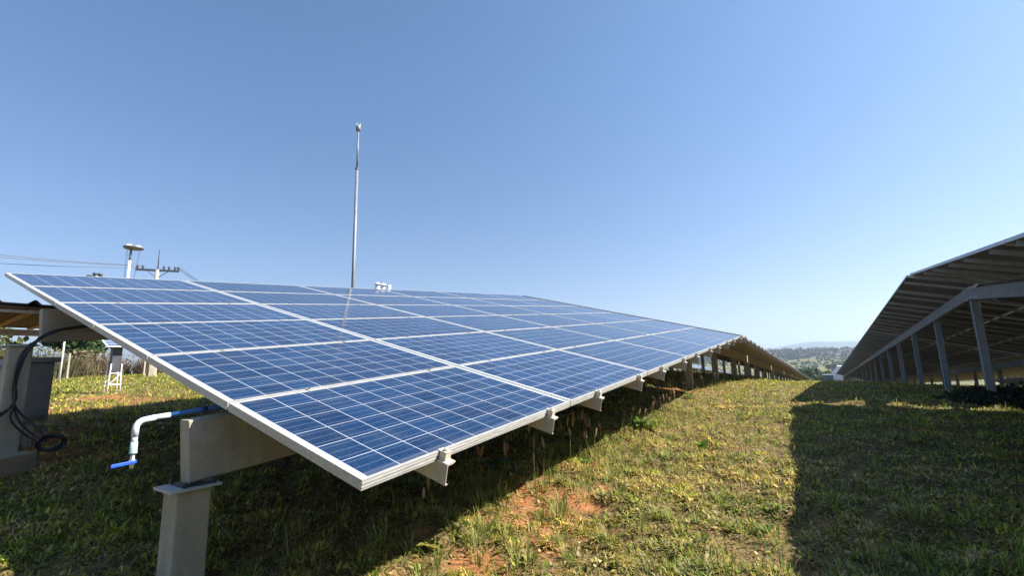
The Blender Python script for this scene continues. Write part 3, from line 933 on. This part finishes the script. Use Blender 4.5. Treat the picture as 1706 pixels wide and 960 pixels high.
u2x, u2y = -38.6, 9.4
u2z = g(u2x, u2y)
u2 = empty('utility_pole', (u2x, u2y, u2z))
tag(u2, 'lower utility pole whose insulators barely show over the top edge of the near table', 'utility pole')
u2h = 6.32 - u2z
m = MB(); m.tube([(0, 0, -.3), (0, 0, u2h)], [.15, .10], 12); m.build('pole', M['wood_pole'], u2, True)
m = MB(); m.tube([(0, -.5, u2h - .02), (0, .5, u2h - .02)], .05, 8); m.build('crossarm', M['dark_steel'], u2, True)
for yy, rr in ((-.12, .11), (.14, .14)):
    m = MB(); m.lathe([(.03, 0), (rr, .05), (rr, .15), (.05, .2)], 12, (0, yy, u2h + .032)); m.build('insulator', M['dark_steel'], u2, True)

far_left = [Vector((-30, -22, 8.6)), Vector((-31, -22, 8.45)), Vector((-32, -22, 8.0))]
for k, (a, b) in enumerate(((far_left[0], INS[0]), (far_left[1], INS[1]), (far_left[2], INS[0] + Vector((-.1, 0, -.15))))):
    m = MB(); m.tube(catenary(a, b, 1.6 + .12 * k, 22), .016, 6)
    o = m.build('power_line', M['dark_steel']); tag(o, ['topmost thin power line crossing the sky at the left edge', 'middle thin power line just below the topmost one at the left edge', 'lowest of the three thin power lines running to the crossarm'][k], 'power line', 'power lines at the left')
for k, (h0, h1) in enumerate(((4.75, 4.55), (4.2, 4.0), (3.65, 3.5), (3.1, 3.0))):
    m = MB(); m.tube(catenary((-41, -14, h0 - .0), (-41, 34, h1), .5, 22), .015, 6)
    o = m.build('cable_line', M['dark_steel']); tag(o, ['uppermost thin cable strung low behind the corner of the near table', 'upper middle thin cable in the low set above the corrugated roof', 'lower middle thin cable in the low set above the corrugated roof', 'lowest thin cable just above the corrugated roof'][k], 'cable', 'low cables at the left')
for k, t in enumerate((5, 4)):
    m = MB(); m.tube(catenary(INS[t], INS[t] + Vector((-8, 26, -9.5 + .4 * k)), .8, 16), .018, 6)
    o = m.build('power_line', M['dark_steel']); tag(o, ['upper thin wire slanting down to the right from the crossarm', 'lower thin wire slanting down to the right from the crossarm'][k], 'power line', 'power lines right of the crossarm')

# ------------------------------------------------------------------ left field: instrument stand, poles, fence, hedge, trees
sx, sy = -12.8, 3.6
st = empty('instrument_stand', (sx, sy, g(sx, sy)))
tag(st, 'white ladder-legged instrument stand with a small tilted solar panel in the left field', 'instrument stand')
for (x_, y_) in ((.10, -.09), (.10, .09), (-.10, -.09), (-.10, .09)):
    m = MB(); m.tube([(x_, y_ * 1.25, -.1), (x_, y_, .62)], .011, 8); m.build('leg', M['white_paint'], st, True)
m = MB()
for zz in (.18, .42): m.tube([(.11, -.105, zz), (.11, .105, zz)], .010, 6); m.tube([(-.11, -.105, zz), (-.11, .105, zz)], .010, 6)
m.tube([(.11, -.105, .18), (.11, .10, .42)], .008, 6)
m.build('rung', M['white_paint'], st)
m = MB(); m.box(-.08, .08, -.085, .085, .45, .98); m.build('equipment_box', M['dark_steel'], st, bevel=.01)
pn = MB(); pn.box(-.25, .25, -.24, .24, -.012, .0, 0); pn.box(-.22, .22, -.21, .21, .0008, .004, 1)
for x_ in (-.11, 0, .11): pn.box(x_ - .006, x_ + .006, -.21, .21, .0042, .006, 0)
po = pn.build('small_panel', [M['white_paint'], M['cells_far']], st); po.location = (.02, 0, 1.08); po.rotation_euler = (math.radians(0), math.radians(22), 0)
m = MB(); m.tube([(0, 0, .98), (0, 0, 1.07)], .02, 8); m.build('neck', M['grey_steel'], st)

x_, y_ = -26.6, 5.7
m = MB(); m.tube([(0, 0, -.2), (0, 0, 3.4)], [.04, .03], 12)
o = m.build('flag_pole', M['white_paint'], smooth=True, loc=(x_, y_, g(x_, y_))); tag(o, 'thin plain white pole standing before the dry hedge', 'pole')
x_, y_ = -26.2, 8.75
m = MB(); m.frustum(0, 0, -.2, 1.15, .17, .17, .15, .15)
o = m.build('concrete_bollard', M['concrete_post'], loc=(x_, y_, g(x_, y_)), bevel=.02); tag(o, 'short square concrete post standing in front of the hedge by the pale path', 'post')

# pale path strip behind the field
m = MB()
pts = [(-30, 15.5), (-27, 12), (-24.5, 9.8), (-22, 8.6), (-19, 7.9), (-15, 7.8)]
vv, ff = [], []
for i, (a, b) in enumerate(pts):
    vv += [(a, b, g(a, b) + .03), (a + .3, b - .9, g(a + .3, b - .9) + .03)]
for i in range(len(pts) - 1): ff.append((2 * i, 2 * i + 1, 2 * i + 3, 2 * i + 2))
m.add(vv, ff); o = m.build('path', M['concrete_path']); tag(o, kind='structure')

# wire fence in front of the hedge
fe = empty('wire_fence', (-33, -12, g(-33, -12)))
tag(fe, 'low wire fence with slim concrete posts along the dry hedge', 'fence')
fp = []
for k in range(15):
    y_ = -12 + 3.2 * k; x_ = -33 + .12 * (y_ + 12) * .3
    zz = g(x_, y_)
    mm = MB(); mm.frustum(0, 0, -.2, 1.35, .04, .04, .035, .035)
    p_ = mm.build('post', M['concrete_post'], fe); p_.location = Vector((x_, y_, zz)) - fe.location
    fp.append(p_.location.copy())
mm = MB()
for zz in (.3, .6, .9, 1.2):
    for a, b in zip(fp[:-1], fp[1:]): mm.tube([a + Vector((0, 0, zz)), b + Vector((0, 0, zz))], .0035, 4)
mm.build('wire', M['dark_steel'], fe)

def reed_shrub(label, x, y, h, cols, seed, group):
    rng = np.random.default_rng(seed)
    n = 1000
    q = rng.uniform(0, 1, n) ** .5; a = rng.uniform(0, 2 * math.pi, n)
    base = np.c_[np.cos(a) * q * .8, np.sin(a) * q * 1.15, np.full(n, -.05)]
    L = h * rng.uniform(.35, 1.05, n) * (1.1 - .35 * q)
    k = rng.uniform(0, 1, (n, 1))
    tint = (np.array(cols[0]) * (1 - k) + np.array(cols[1]) * k) * rng.uniform(.7, 1.3, (n, 1))
    o = blades('hedge_shrub', base, L, rng.uniform(.02, .07, n), rng.uniform(.0, .35, n), a + rng.normal(0, .8, n), rng.uniform(-.1, .7, n), tint, M['grass'])
    # leaves along the stems
    m_ = 420
    P = np.c_[rng.normal(0, .5, m_), rng.normal(0, .7, m_), h * rng.uniform(.15, .95, m_)]
    Nn = rng.normal(size=(m_, 3)); Nn /= np.linalg.norm(Nn, axis=1, keepdims=True)
    V, lo, st_, tt = leaf_quads(P, Nn, rng.uniform(.05, .13, m_), rng)
    k = rng.uniform(0, 1, (m_, 1))
    lm = np_mesh('leaves', V, lo, st_, tt, M['leaf'], np.repeat(np.array(cols[0]) * (1 - k) + np.array(cols[1]) * k, 4, axis=0))
    link_mesh('leaves', lm, o)
    o.location = (x, y, g(x, y))
    return tag(o, label, 'shrub', group)

# dry hedge: separate shrubs
rngh = np.random.default_rng(31)
kinds = [((.13, .11, .06), (.34, .28, .16), 'straw brown'), ((.08, .085, .04), (.21, .21, .10), 'olive green'), ((.05, .10, .03), (.16, .25, .07), 'olive green'), ((.16, .11, .07), (.32, .24, .15), 'greyish tan')]
for k in range(26):
    y_ = -9 + 1.6 * k + rngh.uniform(-.5, .5); x_ = -36.5 + rngh.uniform(-.8, .8)
    c0, c1, nm = kinds[(0, 1, 3, 3, 0, 1, 3)[int(rngh.integers(0, 7))]]
    reed_shrub(nm + ' dry shrub in the hedge beyond the wire fence', x_, y_, rngh.uniform(1.4, 2.2), (c0, c1), 100 + k, nm + ' shrubs of the dry hedge')

tree('broad_tree', 'round dark green tree rising behind the hedge beside the instrument stand', 'tree', -40, 9.4, 4.1, 2.2, 3.6, .22, ((.012, .035, .010), (.06, .11, .03)), 3, leaf=.22, nclump=16, per=240)
tree('roadside_tree', 'leafy green and brown tree beneath the corrugated roof at the left edge', 'tree', -30, 1.6, 4.3, 3.6, 3.6, .25, ((.04, .06, .018), (.17, .17, .06)), 4, leaf=.22, nclump=18, per=260)

# ------------------------------------------------------------------ far country down the valley
# white house behind the end of the right row
hx, hy = 1.6, 116.0
hz = g(5, hy); hw = -3.3 - hz
hs = empty('white_house', (hx, hy, hz))
tag(hs, 'pale walled building behind the far end of the right row', 'building')
m = MB(); m.prism([(0, -3), (11, -3), (11, hw), (9.4, hw + 1.3), (1.0, hw + 1.3), (0, hw)], (0, 0, 0), (0, 9, 0), (1, 0, 0), (0, 0, 1)); m.build('wall', M['wall_lilac'], hs)
m = MB(); m.box(.95, 9.45, -.1, 9.1, hw + 1.302, hw + 1.40); m.build('roof', M['wall_lilac'], hs)
m = MB(); m.box(1.5, 10.8, -.06, -.002, -3.0, hw + .3); m.build('lower_wall', M['wall_beige'], hs)

sb = empty('field_shed', (.75, 112, g(0, 112)))
tag(sb, 'small dark blue shed beyond the alley among the far trees', 'shed')
m = MB(); m.box(-.95, .75, 0, 3, -.5, 3.0); m.build('wall', M['shed_blue'], sb)
m = MB(); m.box(-1.05, .85, -.1, 3.1, 3.002, 3.1); m.build('roof', M['roof_grey'], sb)

tcol = ((.025, .05, .015), (.09, .13, .04))
for k, (x_, y_, h_, c_, lab) in enumerate((
        (-4.5, 190, 8.0, 4.2, 'tall dark tree at the left of the valley clump'), (-1.0, 215, 7.5, 4.5, 'broad green tree in the middle of the valley clump'),
        (2.5, 205, 6.0, 3.5, 'rounded tree behind the dark blue shed'), (-2.6, 150, 3.2, 1.9, 'small bright tree left of the dark blue shed'),
        (-1.2, 120, 2.0, 1.6, 'low bush by the pale track at the end of the alley'), (0.5, 260, 8.0, 5.0, 'tree on the lower slope above the shed'),
        (.6, 170, 5.0, 2.6, 'small tree just behind the dark blue shed'), (-9.0, 330, 9.0, 6.0, 'spreading tree halfway up the far pasture on the left'),
        (9.0, 420, 10.0, 7.0, 'lone dark tree below the far solar panels'))):
    tree('valley_tree', lab, 'tree', x_, y_, h_, c_, h_ * .75, .2, tcol, 50 + k, leaf=h_ * .055, nclump=12, per=150, group='trees in the valley')

for k in range(5):
    x_ = 24 + 9 * k; y_ = 560 + 6 * k
    z_ = g(x_, y_)
    m = MB(); m.add([(0, -4, .8), (7, -4, .8), (7, 4, 4.5), (0, 4, 4.5), (0, -4, .6), (7, -4, .6), (7, 4, 4.3), (0, 4, 4.3)], [(0, 1, 2, 3), (7, 6, 5, 4), (0, 4, 5, 1), (1, 5, 6, 2), (2, 6, 7, 3), (3, 7, 4, 0)])
    m.box(.5, .8, -.2, .2, -1, 2.4); m.box(6.2, 6.5, -.2, .2, -1, 2.4)
    o = m.build('far_solar_table', M['white_paint'], loc=(x_, y_, z_)); o.rotation_euler = (0, 0, math.radians(-25))
    tag(o, 'tiny pale solar table on the far hillside beyond the right row', 'solar table', 'far hillside solar tables')

# wooded ridge and mountains
def ridge(name, xs, ys, prof, depth, mat, kind):
    """solid ridge: crest polyline with real depth both ways"""
    vv, ff = [], []
    n = len(xs)
    for k, (dy, sc) in enumerate(((-depth, 0), (-depth * .6, .55), (-depth * .25, .9), (0, 1), (depth * .5, .6), (depth, 0))):
        for i in range(n):
            zb = g(xs[i], ys[i] + dy) - 2 if sc == 0 else 0
            vv.append((xs[i], ys[i] + dy, zb if sc == 0 else g(xs[i], ys[i]) * (1 - sc) + prof[i] * sc))
    for k in range(5):
        for i in range(n - 1): ff.append((k * n + i, k * n + i + 1, (k + 1) * n + i + 1, (k + 1) * n + i))
    mb = MB(); mb.add(vv, ff)
    o = mb.build(name, mat, smooth=True)
    return tag(o, kind=kind)
M['hill_far'] = mat_basic('hill_forest', (.035, .05, .03), (.075, .085, .05), .004, .95)
xs = np.linspace(-5200, 5200, 120)
pm = 86 + 26 * np.sin(xs / 420 + 2.1) * np.cos(xs / 900) + 20 * np.sin(xs / 160 + .5) * .5 + (fbm(xs / 300, xs * 0, 5, 4) - .5) * 60
ridge('mountain', xs, np.full(120, 4300.0), pm, 700, M['hill_far'], 'structure')
M['ridge_soil'] = mat_basic('ridge_slope', (.07, .055, .04), (.12, .10, .06), .02, .95)
xr = np.linspace(-1500, 1500, 90)
prr = 12 + 3 * np.sin(xr / 90 + 1.0) + 4 * np.sin(xr / 260)
ridge('wooded_hill', xr, np.full(90, 1180.0), prr, 160, M['ridge_soil'], 'structure')
rngw = np.random.default_rng(77)
cl = []
for k in range(1500):
    x_ = rngw.uniform(-420, 420); t_ = rngw.uniform(0, 1)
    y_ = 1035 + 150 * t_
    zz = -4 + 15 * min(1, t_ * 1.1) ** .8 * 1.0
    s_ = rngw.uniform(4, 8)
    cl.append((np.array([x_, y_, zz + s_ * .5]), np.array([s_, s_, s_ * .9])))
o = link_mesh('woodland', crown_mesh('woodland', cl, 3.2, 26, ((.035, .022, .022), (.085, .058, .042)), rngw, M['leaf']))
tag(o, 'dark brown leafless woodland covering the ridge across the valley', 'woodland', kind='stuff')

rngs = np.random.default_rng(91)
cl = []
for k in range(420):
    y_ = rngs.uniform(420, 980); x_ = rngs.uniform(-190, 90)
    if fbm(np.array([x_ / 60]), np.array([y_ / 90]), 201, 3)[0] < .47: continue
    s_ = rngs.uniform(1.2, 3.6)
    cl.append((np.array([x_, y_, g(x_, y_) + s_ * .4]), np.array([s_ * 1.4, s_ * 1.4, s_ * .8])))
o = link_mesh('hillside_scrub', crown_mesh('hillside_scrub', cl, 1.5, 30, ((.03, .045, .018), (.08, .10, .04)), rngs, M['leaf']))
tag(o, 'low green scrub dotted over the far pasture slope', 'scrub', kind='stuff')

# ------------------------------------------------------------------ grass and weeds
def in_view(x, y, z, pad=.12):
    a = np.arctan2(x, y) + math.radians(33.5)
    return np.abs(a) < math.radians(53 + 57 * pad)

def scatter(n, r0, r1, rng):
    r = np.exp(rng.uniform(math.log(r0), math.log(r1), n))
    a = rng.uniform(math.radians(-33.5 - 60), math.radians(-33.5 + 62), n)
    return r * np.sin(a), r * np.cos(a), r

GREENS = np.array([(.085, .150, .022), (.22, .28, .032), (.43, .44, .055), (.58, .52, .09)])
STRAWS = np.array([(.58, .45, .18), (.48, .33, .13), (.30, .18, .08), (.66, .55, .28)])
def grass_patch(name, n, r0, r1, seed, scale=1.0, flat=.0, dry_bias=0.0, leafy=False):
    rng = np.random.default_rng(seed)
    x, y, r = scatter(n, r0, r1, rng)
    s = soil(x, y)
    d = np.clip(dry(x, y) + dry_bias, 0, 1)
    clump = .7 * fbm(x * 6.5, y * 6.5, 88, 2) + .3 * fbm(x * 1.7, y * 1.7, 91, 2)
    keep = rng.uniform(size=n) > np.clip(s * (.30 if flat else .80) + np.clip((.50 - clump) * 4.5, 0, .88), 0, .97)
    x, y, r, d, clump = x[keep], y[keep], r[keep], d[keep], clump[keep]
    n = len(x)
    z = gz(x, y) - .008
    isdry = rng.uniform(size=n) < .08 + .60 * d
    t = rng.integers(0, 4, n)
    tint = np.where(isdry[:, None], STRAWS[t], GREENS[np.clip(t, 0, 3)])
    pt = fbm(x * 2.6, y * 2.6, 140, 3)
    tint = tint * rng.uniform(.50, 1.40, (n, 1)) * (.70 + .9 * np.clip(clump - .32, 0, .5))[:, None]
    tint = tint * (1 + (pt - .5)[:, None] * np.array([1.1, .7, .6]))
    size = (1 + r / 20) * scale
    L = rng.uniform(.022, .080, n) * size * (.65 + .9 * np.clip(clump - .3, 0, 1)) * np.where(isdry, .9, 1.0)
    W = rng.uniform(.0030, .0064, n) * (1 + r / 7.5) * scale ** .5
    if leafy:
        L = rng.uniform(.018, .046, n) * size; W = L * rng.uniform(.34, .55, n)
    lean = rng.uniform(.3, 1.35, n) + np.where(isdry, .25, 0) + flat
    return blades(name, np.c_[x, y, z], L, W, np.clip(lean, 0, 1.5), rng.uniform(0, 2 * math.pi, n), rng.uniform(-.1, .9, n), tint, M['grass'])
o = grass_patch('grass', 760000, .75, 60, 1); tag(o, 'short mixed green and straw coloured grass covering the slope', 'grass', kind='stuff')
o = grass_patch('ground_herbs', 190000, .75, 40, 2, leafy=True, dry_bias=-.35); tag(o, 'small broad leaved ground herbs between the grass blades', 'ground cover', kind='stuff')
o = grass_patch('dead_thatch', 450000, .75, 30, 3, flat=.7, dry_bias=.7); tag(o, 'flattened dry thatch lying over the soil', 'dry grass', kind='stuff')

rngl = np.random.default_rng(15)
lx, ly, lr = scatter(2600, 1.2, 12, rngl)
P_ = np.c_[lx, ly, gz(lx, ly) + .018]
Nn = np.c_[rngl.normal(0, .35, (2600, 2)), np.ones(2600)]; Nn /= np.linalg.norm(Nn, axis=1, keepdims=True)
V_, lo_, st2, tt_ = leaf_quads(P_, Nn, rngl.uniform(.010, .028, 2600), rngl)
tn = np.array([(.45, .30, .10), (.30, .16, .07), (.55, .45, .22), (.20, .11, .06), (.42, .36, .2)])[rngl.integers(0, 5, 2600)]
o = link_mesh('fallen_leaves', np_mesh('fallen_leaves', V_, lo_, st2, tt_, M['leaf'], np.repeat(tn, 4, axis=0)))
tag(o, 'dead leaves and pale bits lying between the grass', 'leaves', kind='stuff')

# clumps of longer blades
def tufts(name, spots, seed, nb, Lr, Wr, cols, spread):
    rng = np.random.default_rng(seed)
    B, L, W, ln, az, cu, T = [], [], [], [], [], [], []
    for (x, y) in spots:
        k = int(nb * rng.uniform(.6, 1.3))
        a = rng.uniform(0, 2 * math.pi, k); q = rng.uniform(0, spread, k)
        bx, by = x + np.cos(a) * q, y + np.sin(a) * q
        B.append(np.c_[bx, by, gz(bx, by) - .01]); L.append(rng.uniform(*Lr, k)); W.append(rng.uniform(*Wr, k))
        ln.append(rng.uniform(.05, .8, k)); az.append(a + rng.normal(0, .4, k)); cu.append(rng.uniform(.1, 1.1, k))
        T.append(np.array(cols)[rng.integers(0, len(cols), k)] * rng.uniform(.8, 1.2, (k, 1)))
    return blades(name, np.concatenate(B), np.concatenate(L), np.concatenate(W), np.concatenate(ln), np.concatenate(az), np.concatenate(cu), np.concatenate(T), M['grass'])
rngt = np.random.default_rng(8)
spots = [(-1.2, 2.8), (-1.12, 3.1), (-1.35, 2.55), (-.9, 2.65), (-.55, 3.4), (-.35, 3.3), (-.75, 3.9), (-2.15, 2.75), (-1.9, 2.05), (-2.1, 2.4), (.7, 3.4), (.4, 3.9), (.9, 4.4), (1.3, 4.2), (-3.3, 1.2), (-2.5, 1.3), (-3.6, 1.6)]
for k in range(90):
    spots.append((-2.15 + rngt.uniform(-.3, .5), rngt.uniform(1.9, 8.5)))
for k in range(220):
    x_, y_, r_ = scatter(1, 1.6, 14, rngt); spots.append((float(x_[0]), float(y_[0])))
o = tufts('grass_tufts', spots, 9, 34, (.06, .19), (.003, .0062), [(.09, .16, .025), (.17, .25, .04), (.30, .34, .07), (.46, .40, .18)], .07)
tag(o, 'longer grass tufts scattered through the short turf', 'grass', kind='stuff')
# lush sprouts lit in the gap of sunlight before the right row
sp2 = [(rngt.uniform(-.6, 3.4), 9.9 + rngt.uniform(-.3, 1.0)) for k in range(14)]
o = tufts('tall_grass', sp2 + [(-2.6 + rngt.uniform(-.5, .4), rngt.uniform(11, 26)) for k in range(150)], 10, 22, (.08, .22), (.006, .014), [(.12, .18, .04), (.20, .22, .07), (.33, .24, .12)], .12)
tag(o, 'tall weedy grass growing along the posts beyond the crest', 'grass', kind='stuff')

# seed heads on thin stalks along the edge of the table's shadow
def seed_stalks(spots, seed, name, label):
    rng = np.random.default_rng(seed)
    mb = MB(); tint = []
    for (x, y, h) in spots:
        z = g(x, y)
        lx, ly = rng.normal(0, .10) * h, rng.normal(0, .10) * h
        top = Vector((x + lx, y + ly, z + h)); b = Vector((x, y, z - .01)); mid = b.lerp(top, .55) - Vector((lx, ly, 0)) * .2
        n0 = len(mb.v)
        mb.tube([b, mid, top], [.0022, .0018, .0014], 4)
        tint += [(.22, .22, .08)] * (len(mb.v) - n0)
        n0 = len(mb.v)
        d = (top - mid).normalized(); hl = rng.uniform(.06, .11)
        bend = Vector((rng.normal(0, .3), rng.normal(0, .3), 0))
        mb.tube([top, top + d * hl * .35 + bend * hl * .1, top + d * hl * .75 + bend * hl * .3, top + d * hl + bend * hl * .5], [.0025, .0095, .0085, .002], 6)
        cc = [(.42, .28, .18), (.50, .38, .26), (.36, .20, .15)][int(rng.integers(0, 3))]
        tint += [cc] * (len(mb.v) - n0)
    me_ = mb.mesh(name, M['grass'], True)
    a = me_.color_attributes.new('tint', 'FLOAT_COLOR', 'POINT')
    a.data.foreach_set('color', np.c_[np.array(tint), np.ones(len(tint))].astype(np.float32).ravel())
    o = link_mesh(name, me_)
    return tag(o, label, 'grass', kind='stuff')
ss = []
for k in range(16): ss.append((-2.02 + rngt.uniform(-.12, .22), rngt.uniform(2.1, 4.2), rngt.uniform(.26, .46)))
for k in range(26): ss.append((-2.08 + rngt.uniform(-.12, .3), rngt.uniform(4.0, 7.5), rngt.uniform(.22, .40)))
for k in range(60): ss.append((-2.4 + rngt.uniform(-.35, .3), rngt.uniform(7.5, 15), rngt.uniform(.2, .42)))
seed_stalks(ss, 4, 'seed_grass', 'thin grass stalks with pinkish seed heads along the shadow edge')

def weed(label, x, y, n, L, w, cols, seed, up=.6, group='broad leaved weeds in the grass'):
    rng = np.random.default_rng(seed)
    z = g(x, y)
    mb = MB(); tint = []
    for k in range(n):
        a = k * 2.4 + rng.uniform(-.3, .3); ln = L * rng.uniform(.6, 1.1); e = rng.uniform(.15, 1.1) * up + .15
        d = Vector((math.cos(a), math.sin(a), 0)); sd = Vector((-d.y, d.x, 0)); ww = w * rng.uniform(.8, 1.2)
        pts = []
        for t in (0, .3, .65, 1.0):
            pts.append(d * ln * t * math.cos(e) + Vector((0, 0, ln * (math.sin(e) * t - .35 * t * t) + .012 + .02 * k / n)))
        wd = (.15, .9, 1.0, .03)
        vv = []
        for p, q in zip(pts, wd): vv += [p - sd * ww * q * .5, p + Vector((0, 0, -.006 * q)), p + sd * ww * q * .5]
        ff = []
        for i in range(3):
            ff += [(3 * i, 3 * i + 1, 3 * i + 4, 3 * i + 3), (3 * i + 1, 3 * i + 2, 3 * i + 5, 3 * i + 4)]
        mb.add(vv, ff)
        c = cols[int(rng.integers(0, len(cols)))]; tint += [c] * len(vv)
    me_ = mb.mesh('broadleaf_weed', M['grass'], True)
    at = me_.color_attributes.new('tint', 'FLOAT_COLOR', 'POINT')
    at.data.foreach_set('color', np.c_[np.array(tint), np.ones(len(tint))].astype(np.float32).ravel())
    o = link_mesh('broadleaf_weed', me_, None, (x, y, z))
    return tag(o, label, 'weed', group)
gcol = [(.08, .17, .025), (.14, .24, .035), (.22, .32, .06)]
weed('largest bright green leafy weed at the edge of the table shadow', -2.07, 6.15, 26, .26, .065, gcol, 1, 1.0)
weed('smaller green weed standing alone in the sunlit grass', -1.27, 5.85, 20, .17, .045, gcol, 2, .9)
weed('low green weed beside the bare red soil', -2.02, 4.25, 16, .11, .035, gcol, 3)
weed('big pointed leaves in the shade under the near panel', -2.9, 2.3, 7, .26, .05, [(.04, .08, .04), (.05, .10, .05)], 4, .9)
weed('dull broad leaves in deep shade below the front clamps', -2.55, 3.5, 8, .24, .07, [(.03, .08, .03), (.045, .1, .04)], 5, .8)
weed('yellowing leaves at the lower end of the shadow line', -2.02, 2.12, 12, .09, .045, [(.35, .30, .06), (.25, .26, .06)], 6, .5)
weed('green sprout near the bottom of the sunny strip', -.42, 3.45, 14, .10, .028, gcol, 7, .9)
weed('weed by the post where the left row passes the crest', -2.25, 9.6, 18, .22, .05, gcol, 8, 1.0)

bush('dark_bush', 'dark leafy bush smothering the foot of the nearest right hand post', 'bush', 2.75, 11.7, .95, .8, .50, ((.014, .02, .012), (.040, .055, .026)), 12, leaf=.034, nclump=18, per=900)

# ------------------------------------------------------------------ haze
hz_ = MB(); hz_.box(-6500, 6500, -900, 6500, -70, 240)
m, nt, bs = new_mat('haze_air')
nt.nodes.remove(bs)
vol = N(nt, 'ShaderNodeVolumePrincipled')
vol.inputs['Color'].default_value = (.62, .80, 1.0, 1)
vol.inputs['Density'].default_value = .00024
vol.inputs['Anisotropy'].default_value = .3
nt.links.new(vol.outputs[0], nt.nodes['Material Output'].inputs['Volume'])
hz_o = hz_.build('haze', m)
tag(hz_o, kind='stuff')
